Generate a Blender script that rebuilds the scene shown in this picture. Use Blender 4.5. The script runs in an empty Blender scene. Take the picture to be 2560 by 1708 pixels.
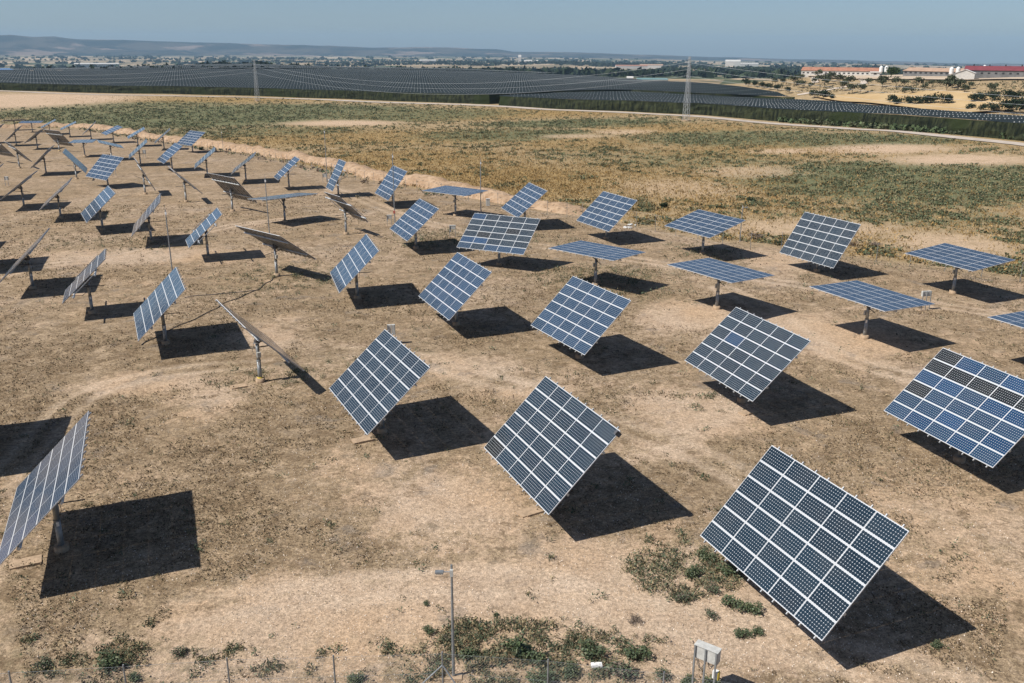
import bpy, math, random
import numpy as np
from mathutils import Vector, Matrix
random.seed(7); rng=np.random.default_rng(7)
SC=bpy.context.scene; COL=SC.collection
# ---------------------------------------------------------------- camera
cam_d=bpy.data.cameras.new('camera'); cam=bpy.data.objects.new('camera',cam_d); COL.objects.link(cam); SC.camera=cam
cam_d.sensor_width=36; cam_d.lens=2235.12*36/2560; cam_d.clip_start=0.5; cam_d.clip_end=60000
_p,_r=0.315294,0.004179
_F=Vector((0,math.cos(_p),-math.sin(_p))); _X=Vector((1,0,0)); _U=_X.cross(_F)
_R=math.cos(_r)*_X+math.sin(_r)*_U; _V=-math.sin(_r)*_X+math.cos(_r)*_U
M=Matrix((_R,_V,-_F)).transposed().to_4x4(); M.translation=Vector((0,0,21.855)); cam.matrix_world=M
# ---------------------------------------------------------------- sky, sun, exposure
SUN=Vector((-0.782,-0.304,1)).normalized(); EL=math.asin(SUN.z); ROT=math.atan2(SUN.x,SUN.y)
W=bpy.data.worlds.new('World'); SC.world=W; W.use_nodes=True; nt=W.node_tree; nt.nodes.clear()
sky=nt.nodes.new('ShaderNodeTexSky'); sky.sky_type='NISHITA'; sky.sun_disc=False; sky.sun_elevation=EL; sky.sun_rotation=ROT
sky.altitude=300; sky.air_density=0.7; sky.dust_density=0.8; sky.ozone_density=3.0
bg=nt.nodes.new('ShaderNodeBackground'); bg.inputs[1].default_value=0.080
wo=nt.nodes.new('ShaderNodeOutputWorld'); nt.links.new(sky.outputs[0],bg.inputs[0]); nt.links.new(bg.outputs[0],wo.inputs[0])
sd=bpy.data.lights.new('sun','SUN'); sd.energy=5.0; sd.angle=math.radians(0.53); sd.color=(1,0.95,0.88)
sun=bpy.data.objects.new('sun',sd); COL.objects.link(sun); sun.rotation_euler=SUN.to_track_quat('Z','Y').to_euler()
SC.view_settings.view_transform='Standard'; SC.view_settings.look='None'; SC.view_settings.exposure=0.15; SC.view_settings.gamma=1
SC.render.engine='CYCLES'
SC.cycles.max_bounces=5; SC.cycles.diffuse_bounces=2; SC.cycles.glossy_bounces=2; SC.cycles.volume_bounces=0; SC.cycles.transparent_max_bounces=4
# ---------------------------------------------------------------- terrain height
def gq(x,y):
    X=x/50;Y=(y-50)/50
    return 0.577677*X+0.111028*Y-0.135583*X*X-0.169017*X*Y-0.223826*Y*Y
FARPTS=[(111,213,.9),(107,268,-.3),(97,283,-.6),(80,334,-1.6),(71,355,-1.9),(61,329,-1.7),(47,381,-2.2),(12,415,-3),(-15.6,437.7,-3.3),(-80,483,-4.1),(-134,481.7,-4.26),
 (-145,520,-4.4),(-245,547.5,-4.5),(-319.6,577.5,-3.6),(-230,420,-5.5),(-400,470,-5),(-152,293,-5.3),(-40,360,-4.6),(20,300,-2.5),(60,250,-1.4),(120,150,.3),(200,200,2),
 (179.5,323.5,-2.2),(164.6,408,-4),(150,497,-5.5),(143,838,-9.5),(88,1046,-10),(-71,1248,-6.8),(-392,1344,-2.3),(-531,1076,-5.4),(-900,900,-6),(0,700,-5),(-250,900,-3.5),(-100,650,-4.5),
 (170,470,-3),(195,430,2.5),(214,446,7.4),(230,418,8.6),(217,574,6.6),(193,605,6.2),(185,520,2.6),(205,500,5.4),(300,420,9),(300,600,8),(240,480,7.6),(190,390,-1.5),(240,350,1),
 (330,800,-6),(334,1870,-26),(100,1700,-24),(-300,1900,-28),(-900,1800,-26),(900,1500,-26),(600,900,-14)]
for r in (3000,5000,8000,12000,16000):
    for a in (-50,-30,-15,0,15,30,50): FARPTS.append((r*math.sin(math.radians(a)),r*math.cos(math.radians(a)),-42 if r<4000 else {5000:-51,8000:-54,12000:-60,16000:-215}[r]-max(0,a)/30*{5000:14,8000:38,12000:95,16000:10}[r]))
GS=[]
for r in (60,100,150,200,240,280):
    for a in range(-60,61,10):
        x=r*math.sin(math.radians(a));y=r*math.cos(math.radians(a))
        if r>=240 and a>-25: continue
        if r>=200 and a>15: continue
        GS.append((x,y,float(gq(x,y))))
_C=np.array(FARPTS+GS)
def _w(x,y):
    r=np.sqrt(x*x+y*y)+1e-6
    return np.stack([np.arctan2(x,y)*1.6,np.log(r)],-1)
_cw=_w(_C[:,0],_C[:,1])
_D=np.sqrt(((_cw[:,None]-_cw[None])**2).sum(-1)+1e-4)
_K=np.block([[_D,np.ones((len(_C),1))],[np.ones((1,len(_C))),np.zeros((1,1))]])
_sol=np.linalg.solve(_K-0.004*np.eye(len(_K))*(np.arange(len(_K))<len(_C)),np.concatenate([_C[:,2],[0]]))
def rbf(x,y):
    w=_w(x,y); out=np.empty(len(x))
    for i in range(0,len(x),20000):
        D=np.sqrt(((w[i:i+20000,None]-_cw[None])**2).sum(-1)+1e-4)
        out[i:i+20000]=D@_sol[:-1]+_sol[-1]
    return out
def sstep(a,b,x):
    t=np.clip((x-a)/(b-a),0,1); return t*t*(3-2*t)
def height(x,y):
    x=np.atleast_1d(np.asarray(x,float));y=np.atleast_1d(np.asarray(y,float))
    r=np.hypot(x,y); az=np.degrees(np.arctan2(x,np.maximum(y,1)))
    r1=np.interp(az,[-40,-22,-10,30],[260,260,170,120])
    w=sstep(r1,r1*1.35,r)
    z=gq(np.clip(x,-250,150),np.clip(y,-30,340))
    m=w>0
    if m.any(): z[m]=z[m]*(1-w[m])+rbf(x[m],y[m])*w[m]
    return z

# ---------------------------------------------------------------- noise
height0=height
def vnoise(x,y,seed=0):
    xi=np.floor(x).astype(np.int64);yi=np.floor(y).astype(np.int64);fx=x-xi;fy=y-yi
    fx=fx*fx*(3-2*fx);fy=fy*fy*(3-2*fy)
    def h(a,b):
        n=(a*374761393+b*668265263+seed*1442695041)&0x7fffffff; n=((n^(n>>13))*1274126177)&0x7fffffff; n=(n^(n>>16))&0xffff
        return n/65535.0
    return (h(xi,yi)*(1-fx)+h(xi+1,yi)*fx)*(1-fy)+(h(xi,yi+1)*(1-fx)+h(xi+1,yi+1)*fx)*fy
def fbm(x,y,s,seed=0,o=4):
    v=0;a=.5;t=0
    for i in range(o):
        v=v+a*vnoise(x/s+17*i,y/s-9*i,seed+i);t+=a;a*=.55;s*=.5
    return v/t
def height(x,y):
    x=np.atleast_1d(np.asarray(x,float));y=np.atleast_1d(np.asarray(y,float)); r=np.hypot(x,y); near=1-sstep(150,450,r); far=sstep(1500,3000,r)
    return height0(x,y)+near*(.10*(fbm(x,y,3.,5,3)-.5)+.05*(fbm(x,y,.9,8,2)-.5))+(1-near)*(1-far)*.9*(fbm(x,y,60,15,3)-.5)+far*22*(fbm(x,y,1500,23,4)-.5)
def hz(x,y): return float(height(x,y)[0])
BLOBS = {'green': [(-188.9, 443.2, 56.1, 37.7, 0.7), (-132.5, 379.5, 59.4, 53.4, 1), (-106.0, 419.2, 58.1, 38.2, 0.9), (-47.5, 386.7, 45.4, 35.4, 0.8), (23.5, 321.8, 31.8, 18.1, 0.8), (-3.9, 278.2, 25.0, 20.2, 0.8), (63.5, 255.5, 26.0, 22.2, 0.8), (90.7, 238.5, 22.9, 18.6, 0.9), (69.9, 162.6, 26.3, 24.5, 0.9), (42.0, 203.6, 20.6, 21.1, 0.5), (89.9, 173.9, 13.2, 15.2, 0.7), (-203.0, 412.6, 30.9, 36.7, 0.8), (8.4, 283.7, 12.7, 10.9, 0.9), (-87.5, 302.2, 35.3, 22.1, 0.6), (21.0, 218.7, 14.8, 19.2, 0.4), (57.5, 125.5, 12.5, 9.5, 0.5)], 'gold': [(-180.3, 500.5, 71.5, 31.8, 1), (-5.4, 383.2, 60.1, 29.0, 1), (-45.8, 273.7, 49.8, 26.1, 0.8), (-2.3, 166.2, 19.5, 25.5, 0.9), (53.4, 292.9, 24.0, 18.9, 0.8), (60.1, 221.3, 25.8, 17.8, 0.7), (-25.5, 204.7, 23.2, 24.2, 0.8), (-74.5, 292.5, 20.3, 21.5, 0.6), (27.3, 167.0, 22.9, 32.8, 0.5), (18.1, 245.3, 16.6, 17.6, 0.7), (115.4, 231.5, 13.9, 13.1, 0.6)], 'bare': [(-63.0, 342.2, 17.2, 12.7, 1), (34.3, 282.2, 7.7, 5.9, 0.7), (86.5, 214.5, 12.5, 8.8, 1), (93.2, 189.0, 11.4, 7.2, 1), (64.5, 216.4, 6.1, 4.7, 0.8), (47.3, 178.6, 8.3, 8.1, 0.6), (-262.6, 496.3, 47.8, 51.0, 1.3), (17.5, 269.7, 7.3, 5.6, 0.7), (37.5, 115.5, 11.0, 4.6, 0.6), (52.3, 104.9, 5.3, 5.5, 0.7), (28.9, 155.0, 8.5, 10.1, 0.5), (-20.5, 53.0, 2.2, 3.2, 1), (-25.9, 58.2, 3.9, 1.8, 1), (-3.1, 39.4, 2.6, 3.6, 0.9), (3.7, 32.3, 7.9, 3.2, 1), (-6.1, 30.7, 8.5, 2.4, 0.9), (11.0, 51.8, 3.3, 2.6, 0.9), (-2.9, 62.2, 3.2, 2.2, 0.8), (15.1, 73.9, 3.9, 3.1, 0.9), (24.6, 68.1, 5.1, 4.5, 0.9), (-19.7, 70.0, 2.0, 4.6, 0.8), (1.9, 56.0, 1.6, 1.4, 0.6), (21.0, 36.9, 4.3, 3.9, 0.6), (29.3, 95.9, 2.8, 4.2, 0.7), (-9.0, 42.0, 2.6, 2.7, 0.7), (0.5, 47.2, 1.4, 3.2, 0.6), (-42.3, 99.5, 12.3, 3.2, 0.6), (30.5, 54.2, 2.9, 4.7, 0.5), (6.9, 46.6, 3.3, 1, 0.8)], 'weed': [(-26.1, 51.2, 7.2, 4.1, 0.9), (-15.2, 46.9, 3.1, 2.5, 0.6), (-25.7, 63.2, 6.4, 3.9, 0.7), (-19.2, 73.4, 7.1, 5.0, 0.5), (4.8, 49.4, 3.6, 3.3, 0.8), (-0.9, 66.4, 4.7, 4.0, 0.6), (-13.6, 40.0, 5.3, 3.4, 0.8), (-34.0, 63.4, 5.4, 6.1, 0.7), (10.2, 44.0, 3.8, 2.9, 0.6), (-14.5, 51.6, 4.1, 3.2, 0.6), (-16.3, 31.9, 4.7, 1.5, 0.5), (-4.0, 107.6, 5.9, 10.1, 0.4), (6.1, 78.0, 5.1, 5.5, 0.5), (-5.1, 36.1, 3.8, 1.4, 0.5), (24.0, 51.0, 3.2, 2.7, 0.5), (-18.3, 29.9, 3.7, 1.1, 0.5)], 'tint': [(7.8, 34.3, 2.0, 1.7, 1), (0.1, 28.7, 4.2, 1.2, 1), (8.9, 88.6, 7.0, 3.8, 0.9), (-7.4, 107.6, 6.4, 4.5, 0.9), (11.9, 80.7, 3.8, 2.2, 0.6), (-23.4, 87.6, 5.4, 5.2, 0.6), (-9.8, 62.8, 3.6, 1.9, 0.4), (12.2, 53.8, 1.6, 1.4, 0.5), (-16.5, 59.5, 2.9, 2.1, 0.7), (-47.5, 106.5, 8.0, 4.0, 0.5), (21.4, 100.2, 2.8, 4.5, 0.6), (43.3, 97.9, 5.9, 4.6, 0.4), (-15.1, 28.4, 5.7, 1, 0.6), (2.4, 107.5, 5.9, 3.6, 0.5), (1.0, 118.6, 3.2, 3.6, 0.5)]}
def blob(kind,x,y):
    v=np.zeros(len(x))
    for cx,cy,rx,ry,a in BLOBS[kind]:
        d=((x-cx)/(rx*1.1+.5))**2+((y-cy)/(ry*1.1+.5))**2
        v=np.maximum(v,a*np.exp(-d*d*.6))
    return v
def smooth(pts,n=6):
    P=np.array(pts,float); out=[]
    for i in range(len(P)-1):
        p0=P[max(i-1,0)];p1=P[i];p2=P[i+1];p3=P[min(i+2,len(P)-1)]
        for k in range(n):
            t=k/n; out.append(.5*((2*p1)+(-p0+p2)*t+(2*p0-5*p1+4*p2-p3)*t*t+(-p0+3*p1-3*p2+p3)*t**3))
    out.append(P[-1]); return np.array(out)
EDGE=[(-420,520),(-320,470),(-250,440),(-190,330),(-153,324),(-103,266),(-61,215.4),(-26.7,167),(4.4,129.5),(9.5,125.5),(24,107),(36,99),(60,80),(110,35)]
def edge_y(x): return np.interp(x,[p[0] for p in EDGE],[p[1] for p in EDGE])
TRACKS=[[(-7.5,63.7),(-4.3,60.5),(-.5,57.6),(3,55.3)],[(4.5,51.6),(6.8,49.7),(9.3,47.6),(11.8,44.3),(14.5,40)],[(-58,85),(-53.3,90.4),(-50.5,94.9),(-45.5,98.6),(-41.1,106.2),(-38.9,116),(-30,124),(-20,127)],[(-27.6,43),(-28,46.7),(-28.7,55.2),(-26.7,58.9),(-23.5,60.9),(-18,62)],[(-60.1,188),(-44.7,172),(-29.2,151),(-15.1,125),(-1.5,108),(9.8,99),(18,92.5),(30,83),(45,72)],[(-14,31.5),(-5,33.4),(.4,33.6),(4.5,31.6),(10.5,29.6),(17,26)],[(20,84),(22.3,76),(24.2,64),(28.5,57.8),(36,52)]]
def track_w(x,y):
    v=np.zeros(len(x)); m=np.hypot(x,y)<160; xx=x[m];yy=y[m]; vv=np.zeros(len(xx))
    for pl in TRACKS:
        P=smooth(pl,10); T=np.gradient(P,axis=0); T/=np.linalg.norm(T,axis=1,keepdims=True); N=np.stack([-T[:,1],T[:,0]],1)
        for s in(-.85,.85):
            Q=P+N*s; d=np.full(len(xx),9.)
            for a,b in zip(Q[:-1],Q[1:]):
                ab=b-a; t=np.clip(((xx-a[0])*ab[0]+(yy-a[1])*ab[1])/(ab@ab),0,1); d=np.minimum(d,np.hypot(xx-a[0]-t*ab[0],yy-a[1]-t*ab[1]))
            vv=np.maximum(vv,np.exp(-(d/.38)**2)*(.35+.9*fbm(xx,yy,3,77,2)))
    v[m]=vv; return v
def field_w(x,y): return sstep(-2.5,2.5,(y-edge_y(x))*.75+2.5*(fbm(x,y,6,91,2)-.5))
# ---------------------------------------------------------------- materials
def nm(name,rough=.8,metal=0,col=(.5,.5,.5),spec=None):
    m=bpy.data.materials.new(name); m.use_nodes=True; b=m.node_tree.nodes['Principled BSDF']
    b.inputs['Base Color'].default_value=(*col,1); b.inputs['Roughness'].default_value=rough; b.inputs['Metallic'].default_value=metal
    if spec is not None: b.inputs['Specular IOR Level'].default_value=spec
    return m
class NG:
    def __init__(s,m): s.t=m.node_tree; s.b=s.t.nodes['Principled BSDF']
    def n(s,ty,**k):
        o=s.t.nodes.new(ty)
        for a,v in k.items(): setattr(o,a,v)
        return o
    def l(s,a,b): s.t.links.new(a,b)
    def val(s,x,inp):
        if hasattr(x,'is_linked') or hasattr(x,'links'): s.l(x,inp)
        else: inp.default_value=x
    def math(s,op,a,b=0.,c=0.,clamp=False):
        o=s.n('ShaderNodeMath',operation=op,use_clamp=clamp)
        s.val(a,o.inputs[0]); s.val(b,o.inputs[1]); s.val(c,o.inputs[2]); return o.outputs[0]
    def mix(s,f,a,b):
        o=s.n('ShaderNodeMix',data_type='RGBA'); s.val(f,o.inputs[0])
        for v,i in ((a,6),(b,7)):
            if isinstance(v,tuple): o.inputs[i].default_value=(*v,1)
            else: s.l(v,o.inputs[i])
        return o.outputs[2]
    def noise(s,scale,det=3,rough=.6,vec=None,dist=0):
        o=s.n('ShaderNodeTexNoise'); o.inputs['Scale'].default_value=scale; o.inputs['Detail'].default_value=det; o.inputs['Roughness'].default_value=rough; o.inputs['Distortion'].default_value=dist
        if vec is not None: s.l(vec,o.inputs['Vector'])
        return o.outputs['Fac']
    def mul(s,c,f):
        o=s.n('ShaderNodeMix',data_type='RGBA',blend_type='MULTIPLY'); o.inputs[0].default_value=1; s.l(c,o.inputs[6]); k=s.n('ShaderNodeCombineColor')
        for i in range(3): s.l(f,k.inputs[i])
        s.l(k.outputs[0],o.inputs[7]); return o.outputs[2]
    def ramp(s,f,a,b):
        o=s.n('ShaderNodeMapRange',interpolation_type='SMOOTHSTEP'); s.val(f,o.inputs[0]); o.inputs[1].default_value=a; o.inputs[2].default_value=b; return o.outputs[0]
    def attr(s,name): return s.n('ShaderNodeAttribute',attribute_name=name)
    def obj(s): return s.n('ShaderNodeTexCoord').outputs['Object']
def rough_metal(name,col,rough=.5,metal=.6,var=.25,scale=3):
    m=nm(name,rough,metal,col); g=NG(m); v=g.noise(scale,4,.7,g.obj())
    c=g.mix(g.ramp(v,.3,.7),tuple(x*(1-var) for x in col),tuple(min(1,x*(1+var)) for x in col)); g.l(c,g.b.inputs['Base Color']); return m
MAT={}
MAT['galv']=rough_metal('galvanised_steel',(.30,.32,.33),.55,.5)
MAT['galv_light']=rough_metal('light_galvanised_steel',(.50,.52,.53),.5,.4)
MAT['dark_steel']=rough_metal('dark_steel',(.10,.10,.105),.6,.4)
MAT['concrete']=rough_metal('dusty_concrete',(.40,.29,.19),.95,0,.2,4)
MAT['cabinet']=rough_metal('weathered_grey_plastic',(.50,.50,.47),.7,0,.15,5)
MAT['white']=rough_metal('white_plastic',(.78,.78,.76),.6,0,.08,3)
MAT['white_wall']=rough_metal('white_render_wall',(.56,.54,.50),.9,0,.12,.6)
MAT['yellow']=nm('yellow_paint',.6,0,(.65,.48,.06))
MAT['red']=nm('faded_red_plastic',.6,0,(.45,.12,.09))
MAT['frame']=nm('anodised_frame',.45,.15,(.58,.59,.60))
def back_mat():
    m=nm('module_backsheet',.8,0,(.14,.12,.10)); g=NG(m); v=g.noise(1.2,4,.7,g.obj())
    g.l(g.mix(g.ramp(v,.35,.65),(.10,.085,.07),(.22,.19,.155)),g.b.inputs['Base Color']); return m
MAT['back']=back_mat()
def cell_mat(name,c1,c2):
    m=nm(name,.12,0,c1,.34); g=NG(m)
    uv=g.n('ShaderNodeUVMap').outputs[0]; sp=g.n('ShaderNodeSeparateXYZ'); g.l(uv,sp.inputs[0])
    u=g.math('ABSOLUTE',g.math('SUBTRACT',g.math('FRACT',sp.outputs[0]),.5)); v=g.math('ABSOLUTE',g.math('SUBTRACT',g.math('FRACT',sp.outputs[1]),.5))
    mx=g.math('GREATER_THAN',g.math('MAXIMUM',u,v),.487); di=g.math('GREATER_THAN',g.math('ADD',u,v),.825)
    marg=g.math('MAXIMUM',g.math('GREATER_THAN',g.math('ABSOLUTE',g.math('SUBTRACT',sp.outputs[0],6)),6.),g.math('GREATER_THAN',g.math('ABSOLUTE',g.math('SUBTRACT',sp.outputs[1],3)),3.))
    w=g.math('MAXIMUM',g.math('MAXIMUM',g.math('MULTIPLY',mx,.45),di),marg)
    oi=g.n('ShaderNodeObjectInfo').outputs['Random']
    base=g.mix(oi,c1,c2)
    oc=g.obj(); geo=g.n('ShaderNodeNewGeometry').outputs['Position']
    dust=g.math('MULTIPLY',g.ramp(g.noise(.8,4,.7,geo),.35,.8),.055); c0=g.mix(w,base,(.52,.55,.58)); g.l(g.mix(dust,c0,(.30,.26,.21)),g.b.inputs['Base Color'])
    g.l(g.math('ADD',g.math('MULTIPLY',g.noise(.5,3,.6,geo),.18),.06),g.b.inputs['Roughness'])
    g.b.inputs['IOR'].default_value=1.5
    return m
MAT['c_navy']=cell_mat('navy_solar_cells',(.008,.020,.034),(.013,.030,.048))
MAT['c_mid']=cell_mat('blue_and_sky_reflection_cells',(.010,.036,.075),(.016,.048,.098))  # blue modules; on farther panels the blue is sky reflection put into the colour
MAT['c_dark']=cell_mat('black_solar_cells',(.010,.013,.016),(.013,.017,.020))
MAT['c_blue']=cell_mat('bright_blue_solar_cells',(.006,.036,.090),(.009,.050,.125))
def veg_mat(name,rough=.9):
    m=nm(name,rough,0,(.1,.1,.05),.1); g=NG(m); a=g.attr('Col').outputs['Color']; g.l(a,g.b.inputs['Base Color']); return m
MAT['veg']=veg_mat('foliage'); MAT['bark']=rough_metal('bark',(.13,.10,.07),.95,0,.3,4)
# ---------------------------------------------------------------- mesh helpers
def link(name,me,mats,parent=None):
    o=bpy.data.objects.new(name,me); COL.objects.link(o)
    for m in (mats if isinstance(mats,(list,tuple)) else [mats]): me.materials.append(m)
    if parent: o.parent=parent
    return o
def tag(o,label=None,cat=None,group=None,kind=None):
    if label: o['label']=label
    if cat: o['category']=cat
    if group: o['group']=group
    if kind: o['kind']=kind
    return o
def empty(name,loc=(0,0,0),rz=0):
    o=bpy.data.objects.new(name,None); COL.objects.link(o); o.location=loc; o.rotation_euler=(0,0,rz); o.empty_display_size=.3; return o
class MB:
    def __init__(s): s.v=[];s.f=[];s.mi=[]
    def add(s,vs,fs,mi=0):
        k=len(s.v); s.v+= [tuple(v) for v in vs]; s.f+=[tuple(i+k for i in f) for f in fs]; s.mi+=[mi]*len(fs); return s
    def box(s,c,d,R=None,mi=0):
        c=Vector(c); pts=[]
        for z in (-1,1):
            for x,y in ((-1,-1),(1,-1),(1,1),(-1,1)):
                p=Vector((x*d[0]/2,y*d[1]/2,z*d[2]/2)); pts.append(c+(R@p if R else p))
        return s.add(pts,[(3,2,1,0),(4,5,6,7),(0,1,5,4),(1,2,6,5),(2,3,7,6),(3,0,4,7)],mi)
    def tube(s,a,b,r1,r2=None,n=8,mi=0,cap=True):
        a=Vector(a);b=Vector(b);r2=r1 if r2 is None else r2
        d=(b-a).normalized(); x=d.orthogonal().normalized(); y=d.cross(x); pts=[]
        for c,r in((a,r1),(b,r2)):
            for i in range(n):
                t=2*math.pi*i/n; pts.append(c+x*(r*math.cos(t))+y*(r*math.sin(t)))
        fs=[(i,(i+1)%n,n+(i+1)%n,n+i) for i in range(n)]
        if cap: fs+=[tuple(range(n-1,-1,-1)),tuple(range(n,2*n))]
        return s.add(pts,fs,mi)
    def path(s,pts,r,n=5):
        for a,b in zip(pts[:-1],pts[1:]): s.tube(a,b,r,r,n,cap=False)
        return s
    def mesh(s,name):
        me=bpy.data.meshes.new(name); me.from_pydata(s.v,[],s.f); me.polygons.foreach_set('material_index',s.mi); me.update(); return me
    def build(s,name,mats,parent=None): return link(name,s.mesh(name),mats,parent)
def quads(name,V,C,mat,parent=None):
    """V (N,4,3) quads, C (N,3) colours -> one mesh"""
    n=len(V); me=bpy.data.meshes.new(name); me.vertices.add(4*n); me.vertices.foreach_set('co',V.reshape(-1).astype(np.float32))
    me.loops.add(4*n); me.loops.foreach_set('vertex_index',np.arange(4*n,dtype=np.int32)); me.polygons.add(n); me.polygons.foreach_set('loop_start',np.arange(0,4*n,4,dtype=np.int32))
    a=me.attributes.new('Col','FLOAT_COLOR','FACE'); c=np.ones((n,4),np.float32); c[:,:3]=C; a.data.foreach_set('color',c.reshape(-1))
    me.update(); me.validate(); return link(name,me,mat,parent)
def leafquads(ctr,size,up=0.3,asp=.6):
    """random oriented leaf quads around ctr (N,3)"""
    n=len(ctr); a=rng.normal(size=(n,3)); a[:,2]=a[:,2]*.7+up; a/=np.linalg.norm(a,axis=1,keepdims=True)
    b=rng.normal(size=(n,3)); b-=a*(a*b).sum(1,keepdims=True); b/=np.linalg.norm(b,axis=1,keepdims=True); s=np.asarray(size).reshape(-1,1)
    a=a*s*.5; b=b*s*.5*asp
    return np.stack([ctr-a,ctr+b*1.0,ctr+a,ctr-b],1)
# ---------------------------------------------------------------- ground
def lines(lo,hi,step,far_lo,far_hi,g=1.035):
    a=list(np.arange(lo,hi+1e-6,step)); s=step; x=hi
    while x<far_hi: s*=g; x+=s; a.append(x)
    s=step; x=lo; b=[]
    while x>far_lo: s*=g; x-=s; b.append(x)
    return np.array(b[::-1]+a)
def build_ground():
    xs=lines(-50,45,.42,-15000,15000,1.022); ys=lines(22,110,.4,-60,17000,1.014)
    X,Y=np.meshgrid(xs,ys); x=X.ravel();y=Y.ravel(); z=height(x,y)
    r=np.hypot(x,y)
    nx,ny=len(xs),len(ys); i=np.arange(nx*ny).reshape(ny,nx)
    F=np.stack([i[:-1,:-1],i[:-1,1:],i[1:,1:],i[1:,:-1]],-1).reshape(-1,4)
    me=bpy.data.meshes.new('ground'); me.vertices.add(len(x)); me.vertices.foreach_set('co',np.stack([x,y,z],1).reshape(-1).astype(np.float32))
    me.loops.add(F.size); me.loops.foreach_set('vertex_index',F.reshape(-1).astype(np.int32)); me.polygons.add(len(F)); me.polygons.foreach_set('loop_start',np.arange(0,F.size,4,dtype=np.int32))
    me.polygons.foreach_set('use_smooth',np.ones(len(F),bool)); me.update()
    fw=field_w(x,y)
    A=dict(field=fw,green=blob('green',x,y)*fw,gold=blob('gold',x,y)*fw,bare=blob('bare',x,y)+track_w(x,y)*.6,track=track_w(x,y),weed=blob('weed',x,y),tintg=blob('tint',x,y),
           far=sstep(600,1100,r), orch=np.zeros(len(x)))
    for k,v in A.items():
        a=me.attributes.new(k,'FLOAT','POINT'); a.data.foreach_set('value',v.astype(np.float32))
    return me
def ground_mat():
    m=nm('dry_sandy_ground',.97,0,(.4,.3,.2),.1); g=NG(m); o=g.obj()
    A=lambda k:g.attr(k).outputs['Fac']
    n20=g.noise(.07,5,.6,o,.4); n5=g.noise(.35,5,.65,o,.5); n1=g.noise(1.7,5,.7,o,.3); nf=g.noise(7,4,.75,o); np_=g.noise(22,2,.7,o)
    sand=g.mix(g.ramp(n5,.3,.7),(.39,.285,.195),(.51,.395,.29))
    sand=g.mix(g.ramp(n20,.35,.7),sand,(.46,.32,.20))
    sand=g.mix(g.math('MULTIPLY',g.ramp(np_,.55,.75),.55),sand,(.62,.52,.42))
    sand=g.mix(g.math('MULTIPLY',g.ramp(np_,.48,.25),.35),sand,(.22,.16,.11))
    # dead weed litter
    n03=g.noise(3.6,5,.75,o,.6)
    wsum=g.math('ADD',g.math('MULTIPLY',n5,.45),g.math('MULTIPLY',n1,.42)); wsum=g.math('ADD',wsum,g.math('MULTIPLY',n20,.28)); wsum=g.math('ADD',wsum,g.math('MULTIPLY',n03,.30))
    wsum=g.math('ADD',wsum,g.math('MULTIPLY',A('weed'),.16)); wsum=g.math('SUBTRACT',wsum,g.math('MULTIPLY',A('bare'),.17))
    litter=g.ramp(wsum,.60,.76)
    fine=g.ramp(nf,.36,.64)
    lit=g.mix(fine,(.14,.10,.06),(.36,.27,.165)); lit=g.mix(g.math('MULTIPLY',g.ramp(g.noise(.9,3,.6,o),.5,.75),.6),lit,(.215,.175,.13))
    c=g.mix(g.math('MULTIPLY',litter,.85),sand,lit)
    spot=g.math('MULTIPLY',g.ramp(nf,.575,.66),g.math('ADD',g.math('MULTIPLY',litter,.7),.25))
    c=g.mix(spot,c,(.075,.052,.032))
    spot2=g.math('MULTIPLY',g.ramp(g.noise(12,3,.7,o),.40,.30),g.math('ADD',g.math('MULTIPLY',litter,.3),.2)); c=g.mix(spot2,c,(.60,.49,.36))
    pm=g.noise(.55,5,.7,o,.8); pg=g.noise(.22,4,.7,o,.6); big=g.math('ADD',g.math('MULTIPLY',g.noise(1.1,5,.75,o,1.),.6),g.math('MULTIPLY',pm,.4))
    dk=g.math('MULTIPLY',g.ramp(g.math('ADD',big,g.math('SUBTRACT',g.math('MULTIPLY',A('weed'),.05),g.math('MULTIPLY',A('bare'),.06))),.495,.60),.74)
    c=g.mix(dk,c,(.165,.115,.068)); c=g.mix(g.math('MULTIPLY',g.ramp(pg,.54,.66),g.math('MULTIPLY',g.ramp(pm,.42,.6),.5)),c,(.225,.195,.165))
    c=g.mix(g.math('MULTIPLY',g.ramp(big,.47,.38),.40),c,(.53,.40,.275))
    gr=g.math('MULTIPLY',g.math('MULTIPLY',A('tintg'),g.ramp(n1,.45,.66)),.5)
    c=g.mix(gr,c,(.20,.175,.10))
    c=g.mix(g.math('MULTIPLY',g.math('MULTIPLY',A('track'),g.ramp(n03,.35,.6)),.6),c,(.53,.42,.31))
    # field
    fd=g.mix(g.ramp(n5,.3,.7),(.27,.195,.10),(.43,.325,.20))
    gold=g.mix(g.ramp(n1,.3,.7),(.26,.17,.065),(.40,.28,.125))
    fd=g.mix(g.math('MULTIPLY',A('gold'),g.ramp(n5,.25,.5)),fd,gold)
    grn=g.mix(g.ramp(n1,.35,.65),(.095,.115,.06),(.20,.19,.10))
    gm=g.math('ADD',g.math('MULTIPLY',A('green'),.30),g.math('ADD',g.math('MULTIPLY',n5,.5),g.math('MULTIPLY',n1,.35)))
    fd=g.mix(g.ramp(gm,.50,.66),fd,grn)
    bm_=g.math('MULTIPLY',g.math('MINIMUM',A('bare'),1.),g.ramp(n5,.2,.5)); fd=g.mix(bm_,fd,(.52,.38,.26))
    fd=g.mix(g.math('MULTIPLY',g.ramp(n03,.52,.66),.55),fd,(.13,.115,.055)); fd=g.mix(g.math('MULTIPLY',g.ramp(n03,.42,.32),.4),fd,(.52,.41,.27))
    c=g.mix(A('field'),c,fd)
    gr1=g.noise(5,6,.85,o,.2); gr2=g.noise(15,3,.8,o)
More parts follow.
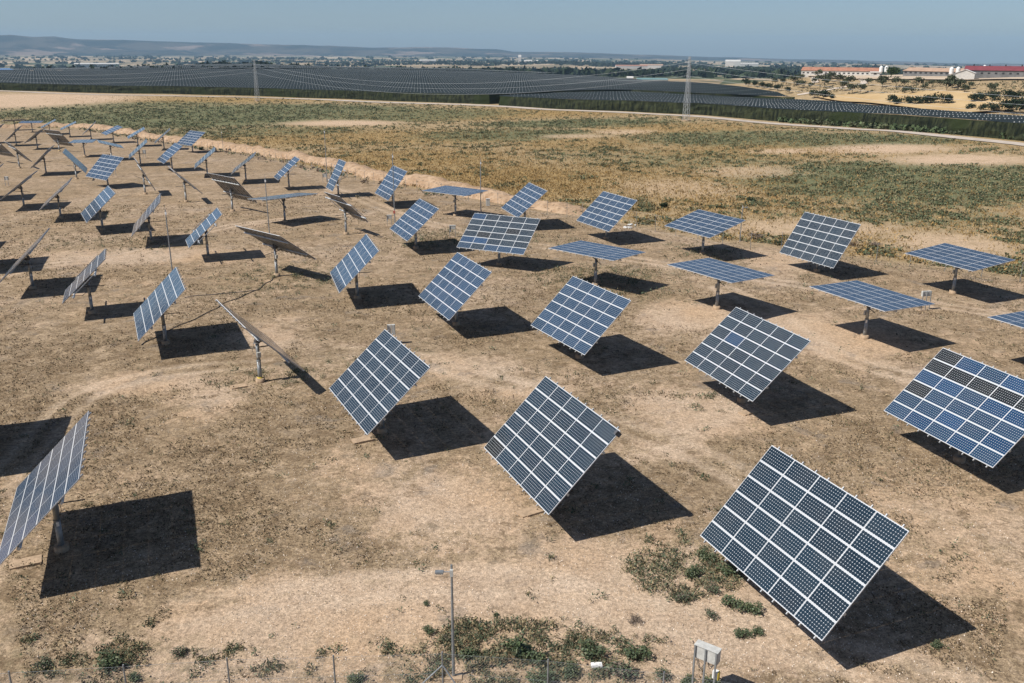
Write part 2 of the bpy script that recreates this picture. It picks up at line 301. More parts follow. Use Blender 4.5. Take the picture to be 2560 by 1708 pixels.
    c=g.mul(c,g.math('ADD',g.math('MULTIPLY',g.ramp(gr1,.30,.68),.78),.58)); c=g.mul(c,g.math('ADD',g.math('MULTIPLY',g.ramp(gr2,.30,.70),.5),.77))
    # far valley : fields and scrub in large patches
    vor=g.n('ShaderNodeTexVoronoi',feature='F1'); vor.inputs['Scale'].default_value=.0045; mp=g.n('ShaderNodeMapping'); mp.inputs['Scale'].default_value=(1,.45,1); mp.inputs['Rotation'].default_value=(0,0,.5); g.l(o,mp.inputs[0]); g.l(mp.outputs[0],vor.inputs['Vector'])
    sx=g.n('ShaderNodeSeparateColor'); g.l(vor.outputs['Color'],sx.inputs[0])
    fv=g.mix(g.ramp(sx.outputs[0],.45,.55),(.10,.115,.06),(.40,.30,.19)); fv=g.mix(g.ramp(sx.outputs[1],.7,.75),fv,(.55,.43,.30)); fv=g.mix(g.ramp(g.noise(.01,5,.7,o),.45,.6),fv,(.06,.075,.045))
    c=g.mix(A('far'),c,fv)
    g.l(c,g.b.inputs['Base Color'])
    bp=g.n('ShaderNodeBump'); bp.inputs['Distance'].default_value=.12; bp.inputs['Strength'].default_value=.75
    hgt=g.math('ADD',g.math('MULTIPLY',n1,.7),g.math('ADD',g.math('MULTIPLY',nf,.35),g.math('MULTIPLY',np_,.12))); hgt=g.math('ADD',hgt,g.math('MULTIPLY',n03,.5)); g.l(hgt,bp.inputs['Height']); g.l(bp.outputs[0],g.b.inputs['Normal'])
    return m
ground=link('ground',build_ground(),ground_mat()); tag(ground,kind='structure')
# ---------------------------------------------------------------- ribbons on the ground
def ribbon(name,pts,w,lift,mat,label=None,cross=3,sm=6):
    P=smooth(pts,sm); T=np.gradient(P,axis=0); T/=np.linalg.norm(T,axis=1,keepdims=True); N=np.stack([-T[:,1],T[:,0]],1)
    vs=[];fs=[]; k=cross+1
    for i in range(len(P)):
        for j in range(k):
            q=P[i]+N[i]*w*(j/cross-.5); vs.append((q[0],q[1],0))
    V=np.array(vs); z=height(V[:,0],V[:,1])+lift; V[:,2]=z
    for i in range(len(P)-1):
        for j in range(cross): a=i*k+j; fs.append((a,a+k,a+k+1,a+1))
    mb=MB(); mb.add(V.tolist(),fs); o=mb.build(name,mat); tag(o,label,kind='structure'); return o
def track_mat(name,a,b,sc=.3):
    m=nm(name,.95,0,a,.1); g=NG(m); g.l(g.mix(g.ramp(g.noise(sc,5,.7,g.obj()),.3,.7),a,b),g.b.inputs['Base Color']); return m
ROAD=[(-700,640),(-520,610),(-379,593),(-320,578.5),(-245,547),(-145,521),(-80,483),(-15.7,438.7),(12,407.4),(48,367.8),(70.9,341.5),(81.3,319.4),(101.4,277.2),(112.4,262.6),(121.4,216.4),(129.2,180.8),(136,140),(142,100)]
ribbon('road',ROAD,6.5,.16,track_mat('pale_gravel_road',(.42,.36,.30),(.56,.49,.42)),'pale gravel road running along the foot of the dark orchard nets',4)
ribbon('path',[(182,560),(189,585),(196,600),(204,590),(207,560),(200,530),(190,520),(160,522)],4,.2,track_mat('farm_track',(.50,.42,.34),(.60,.52,.44)))
# worn wheel tracks in the solar field
WT=track_mat('pale_wheel_track',(.44,.33,.23),(.53,.41,.30),.8)
# ---------------------------------------------------------------- earth berm
def berm():
    P=smooth([(-205,330),(-181.6,327),(-165,330),(-150,324.2),(-127.8,299),(-102.9,268),(-84.1,247),(-61.0,218),(-39.8,192),(-26.7,168.5),(-15.1,155.5),(-4.1,140),(4.4,130.6),(9.3,125.0)],14)
    T=np.gradient(P,axis=0); T/=np.linalg.norm(T,axis=1,keepdims=True); N=np.stack([-T[:,1],T[:,0]],1); K=13; vs=[]
    for i,(p,n) in enumerate(zip(P,N)):
        t=i/(len(P)-1); h=1.55*(1-.5*sstep(.8,1,t))*sstep(0,.04,t)*sstep(1,.96,t)+.0
        for j in range(K):
            u=j/(K-1); q=p+n*((u-.2)*7.5)*-1 if False else p+n*((u-.12)*7.0)
            z=h*math.sin(math.pi*min(1,u*1.25+ .0))**.8 if u<.8 else 0
            vs.append((q[0],q[1],z))
    V=np.array(vs); x,y=V[:,0],V[:,1]; nz=fbm(x,y,2.2,44,3); nb=fbm(x,y,7,45,3); b=V[:,2]
    V[:,2]=height(x,y)-.12+b*(.55+.9*nb)+np.minimum(b,.5)*2.2*(nz-.5); V[:,0]+=.5*(fbm(x,y,2,48,2)-.5)
    fs=[(i*K+j,(i+1)*K+j,(i+1)*K+j+1,i*K+j+1) for i in range(len(P)-1) for j in range(K-1)]
    fs=[f[::-1] for f in fs]
    m=nm('orange_earth',.97,0,(.45,.27,.14),.1); g=NG(m); o=g.obj()
    c=g.mix(g.ramp(g.noise(.6,5,.7,o),.3,.7),(.33,.215,.13),(.50,.36,.24)); c=g.mix(g.ramp(g.noise(1.6,4,.7,o),.56,.66),c,(.16,.12,.075)); g.l(c,g.b.inputs['Base Color'])
    bp=g.n('ShaderNodeBump'); bp.inputs['Distance'].default_value=.4; g.l(g.noise(1.2,4,.7,o),bp.inputs['Height']); g.l(bp.outputs[0],g.b.inputs['Normal'])
    mb=MB(); mb.add(V.tolist(),fs); o=mb.build('earth_berm',m); o.data.polygons.foreach_set('use_smooth',[True]*len(o.data.polygons)); tag(o,'long bank of bare orange earth behind the solar panels',kind='structure')
berm()
# ---------------------------------------------------------------- solar trackers
TRK={
    'T1':(11.51,31.63,3.521,0.840,5),
    'T2':(1.95,40.78,3.556,0.779,5),
    'T3':(-7.80,49.56,3.598,0.728,5),
    'T4':(14.96,54.06,3.492,0.738,5),
    'T5':(24.85,45.17,3.469,0.761,5),
    'T6':(5.04,62.94,3.616,0.756,5),
    'T7':(-4.65,71.50,3.549,0.775,5),
    'T8':(-14.38,80.22,3.436,0.775,5),
    'T9':(-27.32,67.03,3.567,0.773,5),
    'T10':(-37.12,75.92,3.535,0.754,3),
    'T11':(-20.86,36.46,3.519,0.767,5),
    'T12':(-11.24,102.53,3.520,0.733,5),
    'T13':(-1.42,93.52,4.249,0.642,5),
    'T14':(1.61,116.93,3.423,0.697,5),
    'T15':(11.47,107.79,3.576,0.741,5),
    'T16':(8.09,84.50,3.965,0.000,5),
    'T17':(18.06,76.01,3.708,0.000,5),
    'T18':(27.89,67.41,3.568,0.000,5),
    'T19':(21.42,98.90,3.636,0.300,5),
    'T20':(41.40,81.36,3.529,0.120,5),
    'T22':(31.54,90.33,3.573,0.956,5),
    'T23':(-8.03,125.21,4.069,0.029,5),
    'T24':(-18.12,135.14,3.536,0.933,5),
    'T25':(-28.26,145.26,3.557,1.076,3),
    'T26':(-38.41,154.24,3.550,0.717,3),
    'T27':(-48.58,163.93,3.369,0.635,5),
    'T28':(-58.91,173.93,3.454,0.678,5),
    'T29':(-79.91,226.80,3.946,0.639,5),
    'T30':(-69.35,183.97,3.674,0.688,5),
    'T31':(-80.16,194.85,3.533,0.699,5),
    'T32':(-90.44,235.92,3.474,0.690,5),
    'T33':(-102.48,248.95,3.555,0.491,5),
    'T34':(-114.96,262.56,3.718,0.406,5),
    'T35':(-127.48,275.93,3.520,0.728,5),
    'T36':(-140.48,289.74,3.592,0.424,5),
    'T37':(-152.92,302.00,3.602,0.477,5),
    'T38':(-172.80,317.80,2.210,0.140,5),
    'T39':(-162.80,310.00,4.960,0.080,5),
    'T40':(-138.50,254.03,3.493,0.757,5),
    'T42':(-125.60,240.34,3.401,0.672,5),
    'T41':(-115.32,231.11,0.936,0.897,5),
    'T43':(-102.21,216.72,0.283,0.006,5),
    'T44':(-91.79,207.44,0.475,0.281,5),
    'T45':(-71.41,158.49,3.995,0.785,5),
    'T46':(-82.27,169.83,0.390,0.859,5),
    'T47':(-92.36,178.50,3.456,0.775,5),
    'T48':(-103.97,190.43,0.660,0.833,5),
    'T51':(-74.05,135.12,3.442,0.651,5),
    'T52':(-63.67,125.18,3.500,0.703,5),
    'T53':(-53.69,115.90,3.658,0.735,5),
    'T54':(-43.94,107.19,3.486,0.825,5),
    'T55':(-34.04,98.04,3.551,0.740,3),
    'T56':(-60.95,148.62,0.456,1.125,5),
    'T57':(-50.96,139.47,0.460,0.754,5),
    'T58':(-40.88,130.02,0.801,0.859,5),
    'T59':(-30.92,120.57,2.349,0.088,5),
    'T61':(-21.00,111.58,0.607,0.754,3),
    'T62':(-24.11,89.15,0.835,0.629,5),
    'T63':(-17.53,58.39,0.532,0.776,5),
    'T64':(-46.92,84.79,3.474,0.754,5),
    'T21':(37.80,58.60,3.570,0.000,5),
    'T49':(-114.00,201.00,0.920,0.870,5),
    'T50':(-84.00,144.50,3.500,0.750,5),
    'T60':(-149.50,265.00,3.500,0.750,5),
    'O1':(-32.20,46.60,3.450,0.780,5),
    'O2':(-38.60,50.80,3.600,0.000,5),
    'O3':(-56.90,94.00,3.500,0.750,5),
    'O4':(-66.70,103.00,3.500,0.750,5),
}
HH,OFF,PX,PY=3.2554,.2857,1.58,.8446
def module_mesh(name,cm):
    mb=MB(); w,h,t=1.576,.840,.042; f=.014
    mb.box((0,0,0),(w,h,t),mi=0)
    mb.add([(-w/2+f,-h/2+f,t/2+.003),(w/2-f,-h/2+f,t/2+.003),(w/2-f,h/2-f,t/2+.003),(-w/2+f,h/2-f,t/2+.003)],[(0,1,2,3)],1)
    mb.add([(-w/2+.02,-h/2+.02,-t/2-.003),(w/2-.02,-h/2+.02,-t/2-.003),(w/2-.02,h/2-.02,-t/2-.003),(-w/2+.02,h/2-.02,-t/2-.003)],[(3,2,1,0)],2)
    me=mb.mesh(name); uv=me.uv_layers.new(name='UVMap')
    p=me.polygons[6]; cw,ch=.1272,.1272
    for li in p.loop_indices:
        co=me.vertices[me.loops[li].vertex_index].co; uv.data[li].uv=(co.x/cw+6,co.y/ch+3)
    for m in (MAT['frame'],cm,MAT['back']): me.materials.append(m)
    return me
MODS={k:module_mesh('solar_module',MAT['c_'+k]) for k in ('navy','mid','dark','blue')}
def mk(f): mb=MB(); f(mb); return mb.mesh('part')
pole_me=mk(lambda b:(b.tube((0,0,0),(0,0,1.55),.145,.14,14),b.tube((0,0,1.55),(0,0,1.60),.165,.165,14),b.tube((0,0,1.6),(0,0,2.86),.128,.122,14),b.box((0,0,2.885),(.42,.42,.04))))
base_me=mk(lambda b:(b.tube((0,0,-.3),(0,0,.30),.33,.32,20),))
head_me=mk(lambda b:(b.tube((0,0,2.90),(0,0,3.08),.21,.21,14),b.box((0,0,3.10),(.5,.16,.12)),b.box((.22,0,3.16),(.05,.18,.24)),b.box((-.22,0,3.16),(.05,.18,.24)),b.box((0,-.26,2.98),(.14,.26,.16))))
plate_me=mk(lambda b:b.box((0,-.137,1.42),(.13,.012,.22)))
collar_me=mk(lambda b:b.tube((0,0,.30),(0,0,.37),.20,.17,14))
tube_me=mk(lambda b:b.box((0,0,0),(7.75,.12,.12)))
beam_me=mk(lambda b:(b.box((0,0,0),(.14,2.7,.10)),b.box((.5,0,0),(.07,2.5,.07)),b.box((-.5,0,0),(.07,2.5,.07))))
purl_me=mk(lambda b:b.box((0,0,0),(.045,5.30,.07)))
purl_s=mk(lambda b:b.box((0,0,0),(.045,2.9,.07)))
for me,k in ((pole_me,'galv'),(base_me,'concrete'),(head_me,'dark_steel'),(plate_me,'white'),(collar_me,'yellow'),(tube_me,'galv_light'),(beam_me,'galv'),(purl_me,'galv_light'),(purl_s,'galv_light')): me.materials.append(MAT[k])
for me in (pole_me,base_me,collar_me):
    for p in me.polygons:
        if abs(p.normal.z)<.3: p.use_smooth=True
ctrl_me=mk(lambda b:(b.box((0,.21,2.05),(.26,.14,.36)),b.box((0,.285,2.05),(.22,.012,.30))))
loop_me=mk(lambda b:(b.path([Vector((.12+.16*math.sin(math.pi*t),.16+.12*math.sin(math.pi*t),2.95-.95*t-.25*math.sin(math.pi*t))) for t in [i/9 for i in range(10)]],.014),))
ctrl_me.materials.append(MAT['cabinet']); loop_me.materials.append(MAT['dark_steel'])
def child(name,me,par,mat=None):
    o=bpy.data.objects.new(name,me); COL.objects.link(o); o.parent=par
    if mat is not None: o.matrix_local=mat
    return o
CMAP={ # rows top to bottom, d dark b bright m mid n navy
 'T5':['dbmbm','ddddd','bbmbb','dmmmm','mmbmb','mbmbm'],
 'T4':['nnnnn','nnnnn','nbnnn','nnnnn','nnnnn','nnnnn'],
 'T13':['bnnnn','nnnnn','nnndn','ndnnn','bbnnn','mnmmm'],
 'T2':['nnnnn']*5+['dnnnn'],'T1':['nnnnn']*6,
 'T11':['mmmmm','mmmmm','mmmmm','mmmmb','mmmmb','mmmbb']}
NAVY={'T1','T2','T3','T4','T22','T13','T11'}
GL='rows of pole mounted solar panels on the dry ground'
LABELS={
'T1':'nearest dark solar panel at lower right with grey box rack to its lower left',
'T2':'dark tilted panel right of bottom centre, small black sensor on its right corner',
'T3':'tilted panel left of centre with a pair of grey cabinets behind its top corner',
'T4':'tilted dark panel with one bright blue module in its middle',
'T5':'large panel cut by the right edge mixing black and bright blue modules',
'T6':'tilted blue panel directly in front of the leftmost of three flat panels',
'T7':'tilted blue panel near the centre, in front of the wide dark one',
'T8':'steep narrow-looking blue panel on a dark pole, right of the one seen from below',
'T9':'upright-looking tilted panel at left with a tall mast rising behind its top corner',
'T10':'thin three column panel with rail ends sticking out, brown board underneath',
'T11':'big steep panel in the lower left corner cut by the left edge',
'T12':'pale blue tilted panel between the small white boxes left of the wide dark panel',
'T13':'wide dark panel near the centre with bright blue modules at left and bottom',
'T14':'tilted pale blue panel directly behind the wide dark panel',
'T15':'tilted blue panel behind the flat one, alone against the dry field right of centre',
'T16':'flat horizontal panel on a pole, leftmost of the three flat ones right of centre',
'T17':'flat horizontal panel on a pole, middle of the three flat ones right of centre',
'T18':'flat horizontal panel with light grey boxes beside its right tip',
'T19':'gently sloping grey blue panel with a lamp post behind its right corner',
'T20':'flat horizontal panel high at the right edge, farthest right in the back row',
'T21':'flat panel of which only the left tip shows at the right edge',
'T22':'tilted dark panel standing alone at right in front of the green field',
'T23':'flat back row panel by the orange earth bank, mast crossing its right end',
'T24':'tilted pale blue panel in the back row with a mast crossing its face',
'T25':'steep narrow three column panel by the orange earth bank, mast to its left',
'T26':'gently tilted narrow three column panel below the orange earth bank, left of the steep one',
'T27':'edge-on grey panel in the back row, next left of the narrow three column ones',
'T28':'thin grey grazing-angle panel left of an edge-on one in the back row',
'T29':'far pale blue panel, lower end hidden by another pale blue panel',
'T30':'pale blue panel at upper left overlapping the one behind it',
'T31':'thin grey panel between the bright blue one and a white box on posts',
'T32':'far edge-on panel left of the two overlapping pale blue ones',
'T33':'far thin grey panel between an edge-on one and a gently tilted pale blue one',
'T34':'far gently tilted pale blue panel at upper left over a dark shadow',
'T35':'far edge-on panel with sunlit rim, left of a gently tilted pale blue one',
'T36':'smallest far edge-on dark panel, leaning left before the earth bank',
'T37':'far edge-on dark panel mostly hidden behind a dark backed one at upper left',
'T38':'farthest flat pale panel at the extreme upper left',
'T39':'far flat pale panel second from the left edge in the last row',
'T40':'dark backed panel leaning left below the farthest flat one',
'T41':'panel seen from behind with white rim lines and a yellow collared pole',
'T42':'dark backed panel leaning left, just left of the white rimmed one seen from behind',
'T43':'far flat pale panel above the bright blue one, left of a drooping one',
'T44':'far pale panel drooping to the right directly behind the bright blue one',
'T45':'bright blue panel with thirty clear squares among the grey ones at upper left',
'T46':'grey panel sloping down right to touch the bright blue one at its left corner',
'T47':'dark backed leaning panel left of the grey one that slopes down to the right',
'T48':'edge-on panel falling right near the left edge with a pale rim on top',
'T49':'dark underside of a panel cut by the left edge, only its right tip visible',
'T50':'dark backed panel cut by the left edge above the white box on posts',
'T51':'largest dark backed leaning panel at the left edge, beside the box on posts',
'T52':'edge-on blade of a panel between a dark backed one and the silver one',
'T53':'silver tilted panel at left with strong white bars, directly below the bright blue one',
'T54':'grey grazing-angle panel immediately left of the tall mast at left',
'T55':'narrow three column silver panel right of the tall mast, rail ends sticking out',
'T56':'steep edge-on panel falling right with a small dark square shadow',
'T57':'edge-on panel falling right, left of the panel shown from below with two white rails',
'T58':'panel shown from below with two white rails, underside dark, upper left of centre',
'T59':'flat panel seen almost level with a mast crossing its left half',
'T60':'pale sliver of a panel at the extreme upper left edge',
'T61':'narrow panel seen from behind with tubes showing, left of the white boxes',
'T62':'large dark underside of a panel with a bright white rim, left of centre',
'T63':'long edge-on panel falling right, its pole wearing a yellow collar',
'T64':'long edge-on panel like a leaning blade at the left edge',
'O1':'panel just outside the left edge whose broad shadow falls behind the lower left panel',
'O2':'panel outside the left edge whose pointed shadow tip shows halfway down',
'O3':'panel outside the left edge whose shadow falls behind the leaning blade panel',
'O4':'farther panel outside the left edge whose small shadow tip shows above the blade panel',

}
KEY={'d':'dark','b':'blue','m':'mid','n':'navy'}
def tracker(n,x,y,az,t,nc):
    z=hz(x,y); root=empty('solar_tracker',(x,y,z)); tag(root,LABELS[n],'solar panel',GL)
    d=Vector((math.cos(az),math.sin(az),0)); Z=Vector((0,0,1)); nn=math.sin(t)*d+math.cos(t)*Z; v=-math.cos(t)*d+math.sin(t)*Z; u=v.cross(nn)
    TM=Matrix((u,v,nn)).transposed().to_4x4(); TM.translation=Z*HH+nn*OFF
    L=lambda x,y,z:TM@Matrix.Translation((x,y,z))
    yaw=Matrix.Rotation(az+math.pi/2,4,'Z')
    child('pole',pole_me,root); child('concrete_base',base_me,root); child('slewing_head',head_me,root,yaw)
    child('label_plate',plate_me,root,Matrix.Rotation(math.atan2(x,y)*-1,4,'Z'))
    child('control_box',ctrl_me,root,yaw@Matrix.Rotation(math.pi*.5,4,'Z')); child('cable_loop',loop_me,root,yaw)
    if n in('T63','T41','T40'): child('pole_collar',collar_me,root)
    child('support_frame',beam_me,root,L(0,0,-.20))
    for s in(-1,1): child('torque_tube',tube_me,root,L(0,s*1.27,-.155))
    cols=range(5) if nc==5 else (1,2,3)
    for c in cols:
        for s in(-1,1): child('rail',purl_me,root,L((c-2)*PX+s*.42,0,-.06))
    if nc==3: child('rail',purl_s,root,L(3.55,0,-.06)); child('rail',purl_s,root,L(-3.55,0,-.06))
    cm=CMAP.get(n); dm='n' if n in NAVY else 'm'  # default mid blue paints reflected sky into the farther panels
    for c in cols:
        for r in range(6):
            k=cm[r][c] if cm else dm
            child('solar_module',MODS[KEY[k]],root,L((c-2)*PX,(2.5-r)*PY,0)@Matrix.Rotation(random.gauss(0,.0035),4,'X')@Matrix.Rotation(random.gauss(0,.0035),4,'Y'))
    # actuator: from the lower half of the table, past the pole
    A=TM@Vector((0,-1.15,-.25)); Pv=Z*(HH-.78)+Vector((0,0,0)); D=(Pv-A).normalized(); off=u*.17
    mb=MB(); mb.tube(A+off,Pv+off,.045,.045,8); mb.tube(Pv+off-D*.1,Pv+off+D*max(.35,2.15-(Pv-A).length),.032,.032,8); mb.box(Pv+off*.6,(.16,.16,.2))
    mb.build('actuator',MAT['dark_steel'],root)
    if n=='T2': MB().box(TM@Vector((3.98,2.35,.05)),(.16,.22,.3),TM.to_3x3()).build('sensor_box',MAT['dark_steel'],root)
    if n in('T38','T39'): root.scale=(.87,.87,.95)
    return root
for n,a in TRK.items(): tracker(n,*a)
# ---------------------------------------------------------------- equipment racks (boxes on posts)
def rack(x,y,rz,w,h,d,H,label,slab=True,small=None,extra=None,posts=2,two=False):
    z=hz(x,y); r=empty('equipment_rack',(x,y,z-.02),rz); tag(r,label,'electrical box','electrical boxes on posts')
    for i in range(posts):
        px=(i/(posts-1)-.5)*w*.92
        MB().box((px,-.03,H/2),(.055,.055,H)).build('post',MAT['galv'],r)
    if two:
        for s in(-1,1): MB().box((s*w*.26,-.03+d/2+.03,H-h/2-.02),(w*.46,d,h)).build('cabinet',MAT['cabinet'],r)
    else:
        b=MB(); b.box((0,-.03+d/2+.03,H-h/2-.02),(w,d,h)); b.box((0,-.03+d/2+.03,H-.005),(w+.04,d+.05,.025)); b.box((0,d+.034,H-h/2-.02),(w*.9,.012,h*.88)); b.build('cabinet',MAT['cabinet'],r)
    if slab: MB().box((0,.05,.03),(w*1.5,d*2.4,.10)).build('slab',MAT['concrete'],r)
    if small: MB().box(small,(.18,.14,.26)).build('small_box',MAT[extra or 'white'],r)
    return r
r=rack(6.85,26.45,-.62,.86,.50,.30,1.95,'grey box on three posts at the bottom edge, cables and yellow box below',True,None,None,3)
mb=MB()
for k,(a,b,dz) in enumerate([(-.33,-.02,.42),(-.30,0.02,.5),(.05,.3,.22),(.02,.25,.4)]):
    pts=[Vector((a+(b-a)*t,.0+.05*k,1.45-dz*math.sin(math.pi*t)*.8-.1*t)) for t in [i/8 for i in range(9)]]; mb.path(pts,.012)
mb.path([Vector((-.05,.04,1.45)),Vector((-.05,.05,.6)),Vector((-.03,.05,.05))],.015); mb.build('cable',MAT['dark_steel'],r)
MB().box((.38,.12,.98),(.20,.16,.30)).build('small_box',MAT['white'],r); MB().box((.49,.12,.98),(.03,.17,.31)).build('box_lid',MAT['yellow'],r)
rack(-9.4,66.4,.15,.62,.78,.25,1.62,'pair of grey cabinets just above the top corner of a tilted panel',two=True)
rack(36.2,75.5,.2,.85,.45,.22,1.75,'pair of light grey boxes on posts beside a flat panel tip at right',two=True,posts=3)
rack(-7.4,109.1,0,.75,.45,.3,1.5,'white box on posts in green weeds left of the wide dark panel',small=(-.25,.1,.85))
rack(-16.3,117.4,.1,.62,.45,.3,1.45,'white box on posts beside the foot of the tall mast with the red fitting',small=(-.25,.1,.85))
rack(-85.4,210.3,0,.6,.8,.4,1.9,'pale box on two posts between distant panels right of a thin grey one')
rack(-76.9,174.1,0,.6,.5,.3,1.7,'box on two posts half hidden behind the bright blue panel at left')
rack(-90.3,160.4,0,.6,.6,.3,1.7,'pale box on two posts close to the left edge above the dark backed panels')
rack(-33.8,161.9,0,.75,.55,.3,1.6,'white box on posts at the foot of the mast beside the narrow steep panel',small=(.3,.1,1.3),extra='white')
c=empty('cabinet',(-3.7,134.0,hz(-3.7,134)-.02),.1); tag(c,'pale grey upright cabinet standing on the ground in front of the orange earth bank','cabinet')
MB().box((0,0,.55),(.55,.4,1.05)).build('housing',MAT['cabinet'],c); MB().box((0,0,1.10),(.62,.47,.05)).build('lid',MAT['cabinet'],c); MB().box((0,0,.02),(.7,.55,.08)).build('plinth',MAT['concrete'],c)
# ---------------------------------------------------------------- masts and lamp posts
def mast(x,y,H,r,label,lamp=None,fit=None):
    z=hz(x,y); o=empty('mast' if not lamp else 'lamp_post',(x,y,z-.05)); tag(o,label,'mast' if not lamp else 'lamp post')
    MB().tube((0,0,0),(0,0,H),r,r*.7,10).build('pole',MAT['galv'],o)
    if lamp:
        MB().box((0,0,.04),(.62,.42,.09)).build('foot_slab',MAT['concrete'],o)
        sx=lamp; MB().tube((0,0,H-.28),(sx*.32,-.03,H-.27),.022,.022,6).build('arm',MAT['galv'],o)
        b=MB(); b.box((sx*.43,-.04,H-.27),(.30,.17,.07)); b.box((sx*.43,-.04,H-.315),(.24,.13,.025)); b.build('lamp_head',MAT['galv'],o)
        MB().box((.0,-.08,H-.28),(.11,.09,.26)).build('junction_box',MAT['cabinet'],o)
    else:
        MB().tube((0,0,H-.1),(0,0,H+.55),.018,.01,6).build('antenna',MAT['galv'],o)
        MB().box((0.03,-.05,H-.35),(.16,.12,.24)).build('fitting',MAT['white'],o)
    if fit: MB().box((-.02,-.12,1.5),(.26,.2,.36)).build('red_box',MAT['red'],o)
    return o
mast(-2.1,27.5,4.75,.058,'grey lamp post at bottom centre with a lamp head on its left side',lamp=-1)
mast(27.3,105.8,4.5,.06,'lamp post with a white head behind the nearly flat panel, right of centre',lamp=1)
mast(-35.7,91.5,6.6,.07,'tall thin mast at left rising behind the tilted panel')
mast(-29.8,108.3,7.6,.065,'tall thin mast left of the panel seen from behind, crossing a flat panel')
mast(-33.6,163.0,9.3,.07,'tall thin mast beside a white box in front of the orange earth bank')
mast(-15.9,119.9,9.2,.075,'tall thin mast crossing in front of a tilted panel, red fitting near its foot',fit=True)
mast(-4.4,123.5,7.9,.07,'tall thin mast rising behind the wide dark panel near the centre')
mast(-73.2,229.7,5.0,.05,'short thin mast on the orange earth bank behind the far panels')
# ---------------------------------------------------------------- fences
def fence(name,pts,sp,H,label,r=.03,wire_r=.006,nw=5,lean=.02):
    P=smooth(pts,10); seg=np.r_[0,np.cumsum(np.linalg.norm(np.diff(P,axis=0),axis=1))]; n=int(seg[-1]/sp)
    o=empty(name,(P[0][0],P[0][1],0)); tag(o,label,'fence'); tops=[]
    for i in range(n+1):
        s=i*sp; x=np.interp(s,seg,P[:,0]);y=np.interp(s,seg,P[:,1]); z=hz(x,y)
        tp=Vector((x+random.gauss(0,lean),y,z+H*random.uniform(.96,1.03))); MBp=MB().tube(Vector((x,y,z-.1))-o.location,tp-o.location,r,r,7); MBp.build('post',MAT['galv'],o); tops.append((Vector((x,y,z)),tp))
    mb=MB()
    for (a,ta),(b,tb) in zip(tops[:-1],tops[1:]):
        for k in range(nw):
            f=.03+.95*k/(nw-1); mb.tube(a.lerp(ta,f)-o.location,b.lerp(tb,f)-o.location,wire_r,wire_r,3,cap=False)
    mb.build('wire_mesh',MAT['galv'],o); return o,tops
fence('wire_fence',[(-150,320),(-103,262.5),(-61,212.5),(-26.7,163),(4.4,126.5),(9.5,124),(24,105.5),(36,97.5),(58,79)],3.5,2.1,'long wire fence on thin posts between the panels and the earth bank',.028,.006,4)
nf=empty('wire_fence',(-2.4,26.7,0)); tag(nf,'chain link fence on grey posts along the bottom edge of the photo','fence')
NP=[(-21,25.2),(-17.2,25.6),(-13.4,25.9),(-9.9,26.2),(-6.2,26.3),(-2.4,26.4),(1.3,26.0),(5.2,25.3),(9.0,24.5)]
mb=MB(); NL=nf.location
for i,(x,y) in enumerate(NP):
    z=hz(x,y); MB().tube(Vector((x,y,z-.1))-NL,Vector((x,y,z+1.9))-NL,.032,.03,8).build('post',MAT['galv'],nf)
    if i: 
        x0,y0=NP[i-1]; a=Vector((x0,y0,hz(x0,y0))); b=Vector((x,y,z))
        for f in(.08,1.0,1.82): mb.tube(a+Vector((0,0,f))-NL,b+Vector((0,0,f))-NL,.004,.004,3,cap=False)
        L=(b-a).length; k=int(L/.11)
        for s in range(-17,k):
            for sg in(0,1):
                t0=max(0,s*.11); t1=min(L,s*.11+1.8); 
                if t1<=t0: continue
                f0=(t0-s*.11); f1=(t1-s*.11)
                if sg: f0,f1=1.82-f0,1.82-f1
                mb.tube(a.lerp(b,t0/L)+Vector((0,0,max(.02,f0)))-NL,a.lerp(b,t1/L)+Vector((0,0,max(.02,f1)))-NL,.0016,.0016,3,cap=False)
mb.build('chain_link',MAT['galv'],nf)
for s in((-1.35,-.15),(1.0,-.45)):
    x,y=NP[5]; z=hz(x,y); MB().tube(Vector((x,y,z+1.35))-NL,Vector((x+s[0],y+s[1],z))-NL,.028,.028,8).build('brace',MAT['galv'],nf)
# ---------------------------------------------------------------- small things on the ground
for i,(x,y,rz,w,h,lab) in enumerate([(-41.6,82.4,.1,1.5,1.0,'brown board lying under the narrow tilted panel at left'),(-8.8,48.4,.5,1.25,.7,'ochre concrete cover flush in the dirt below the panel left of centre'),(-22,35.4,.45,1.3,.75,'pale concrete cover in the dirt beside the panel at the lower left edge'),(.9,39.7,.55,1.2,.7,'ochre concrete cover in the dirt below the lower corner of the centre panel'),(-18.8,57.5,.5,1.1,.7,'ochre cover in the dirt left of the pole with the yellow collar'),(14.9,52.3,.6,1.1,.6,'thin slab edge in pale dirt below the panel with one bright blue module')]):
    o=empty('pit_cover',(x,y,hz(x,y)),rz); tag(o,lab,'cover slab')
    MB().box((0,0,.03),(w,h,.07)).build('slab',MAT['concrete'],o); MB().box((w*.1,-h/2-.03,.055),(w*.8,.05,.10)).build('edge_bar',MAT['concrete'],o)
o=empty('plastic_block',(3.2,27.9,hz(3.2,27.9)),.05); tag(o,'small white plastic block lying in green shrubs at the bottom edge','block')
b=MB(); b.box((0,0,.14),(.42,.2,.14)); b.box((0,0,.22),(.38,.16,.03)); b.box((0,-.105,.14),(.36,.012,.05)); b.build('body',MAT['white'],o)
def cable(pts,label):
    P=smooth(pts,8); V=[Vector((p[0]+.1*math.sin(i*.9),p[1],hz(p[0],p[1])+.05)) for i,p in enumerate(P)]; o=MB().path(V,.035,5).build('cable',MAT['dark_steel']); tag(o,label,'cable')
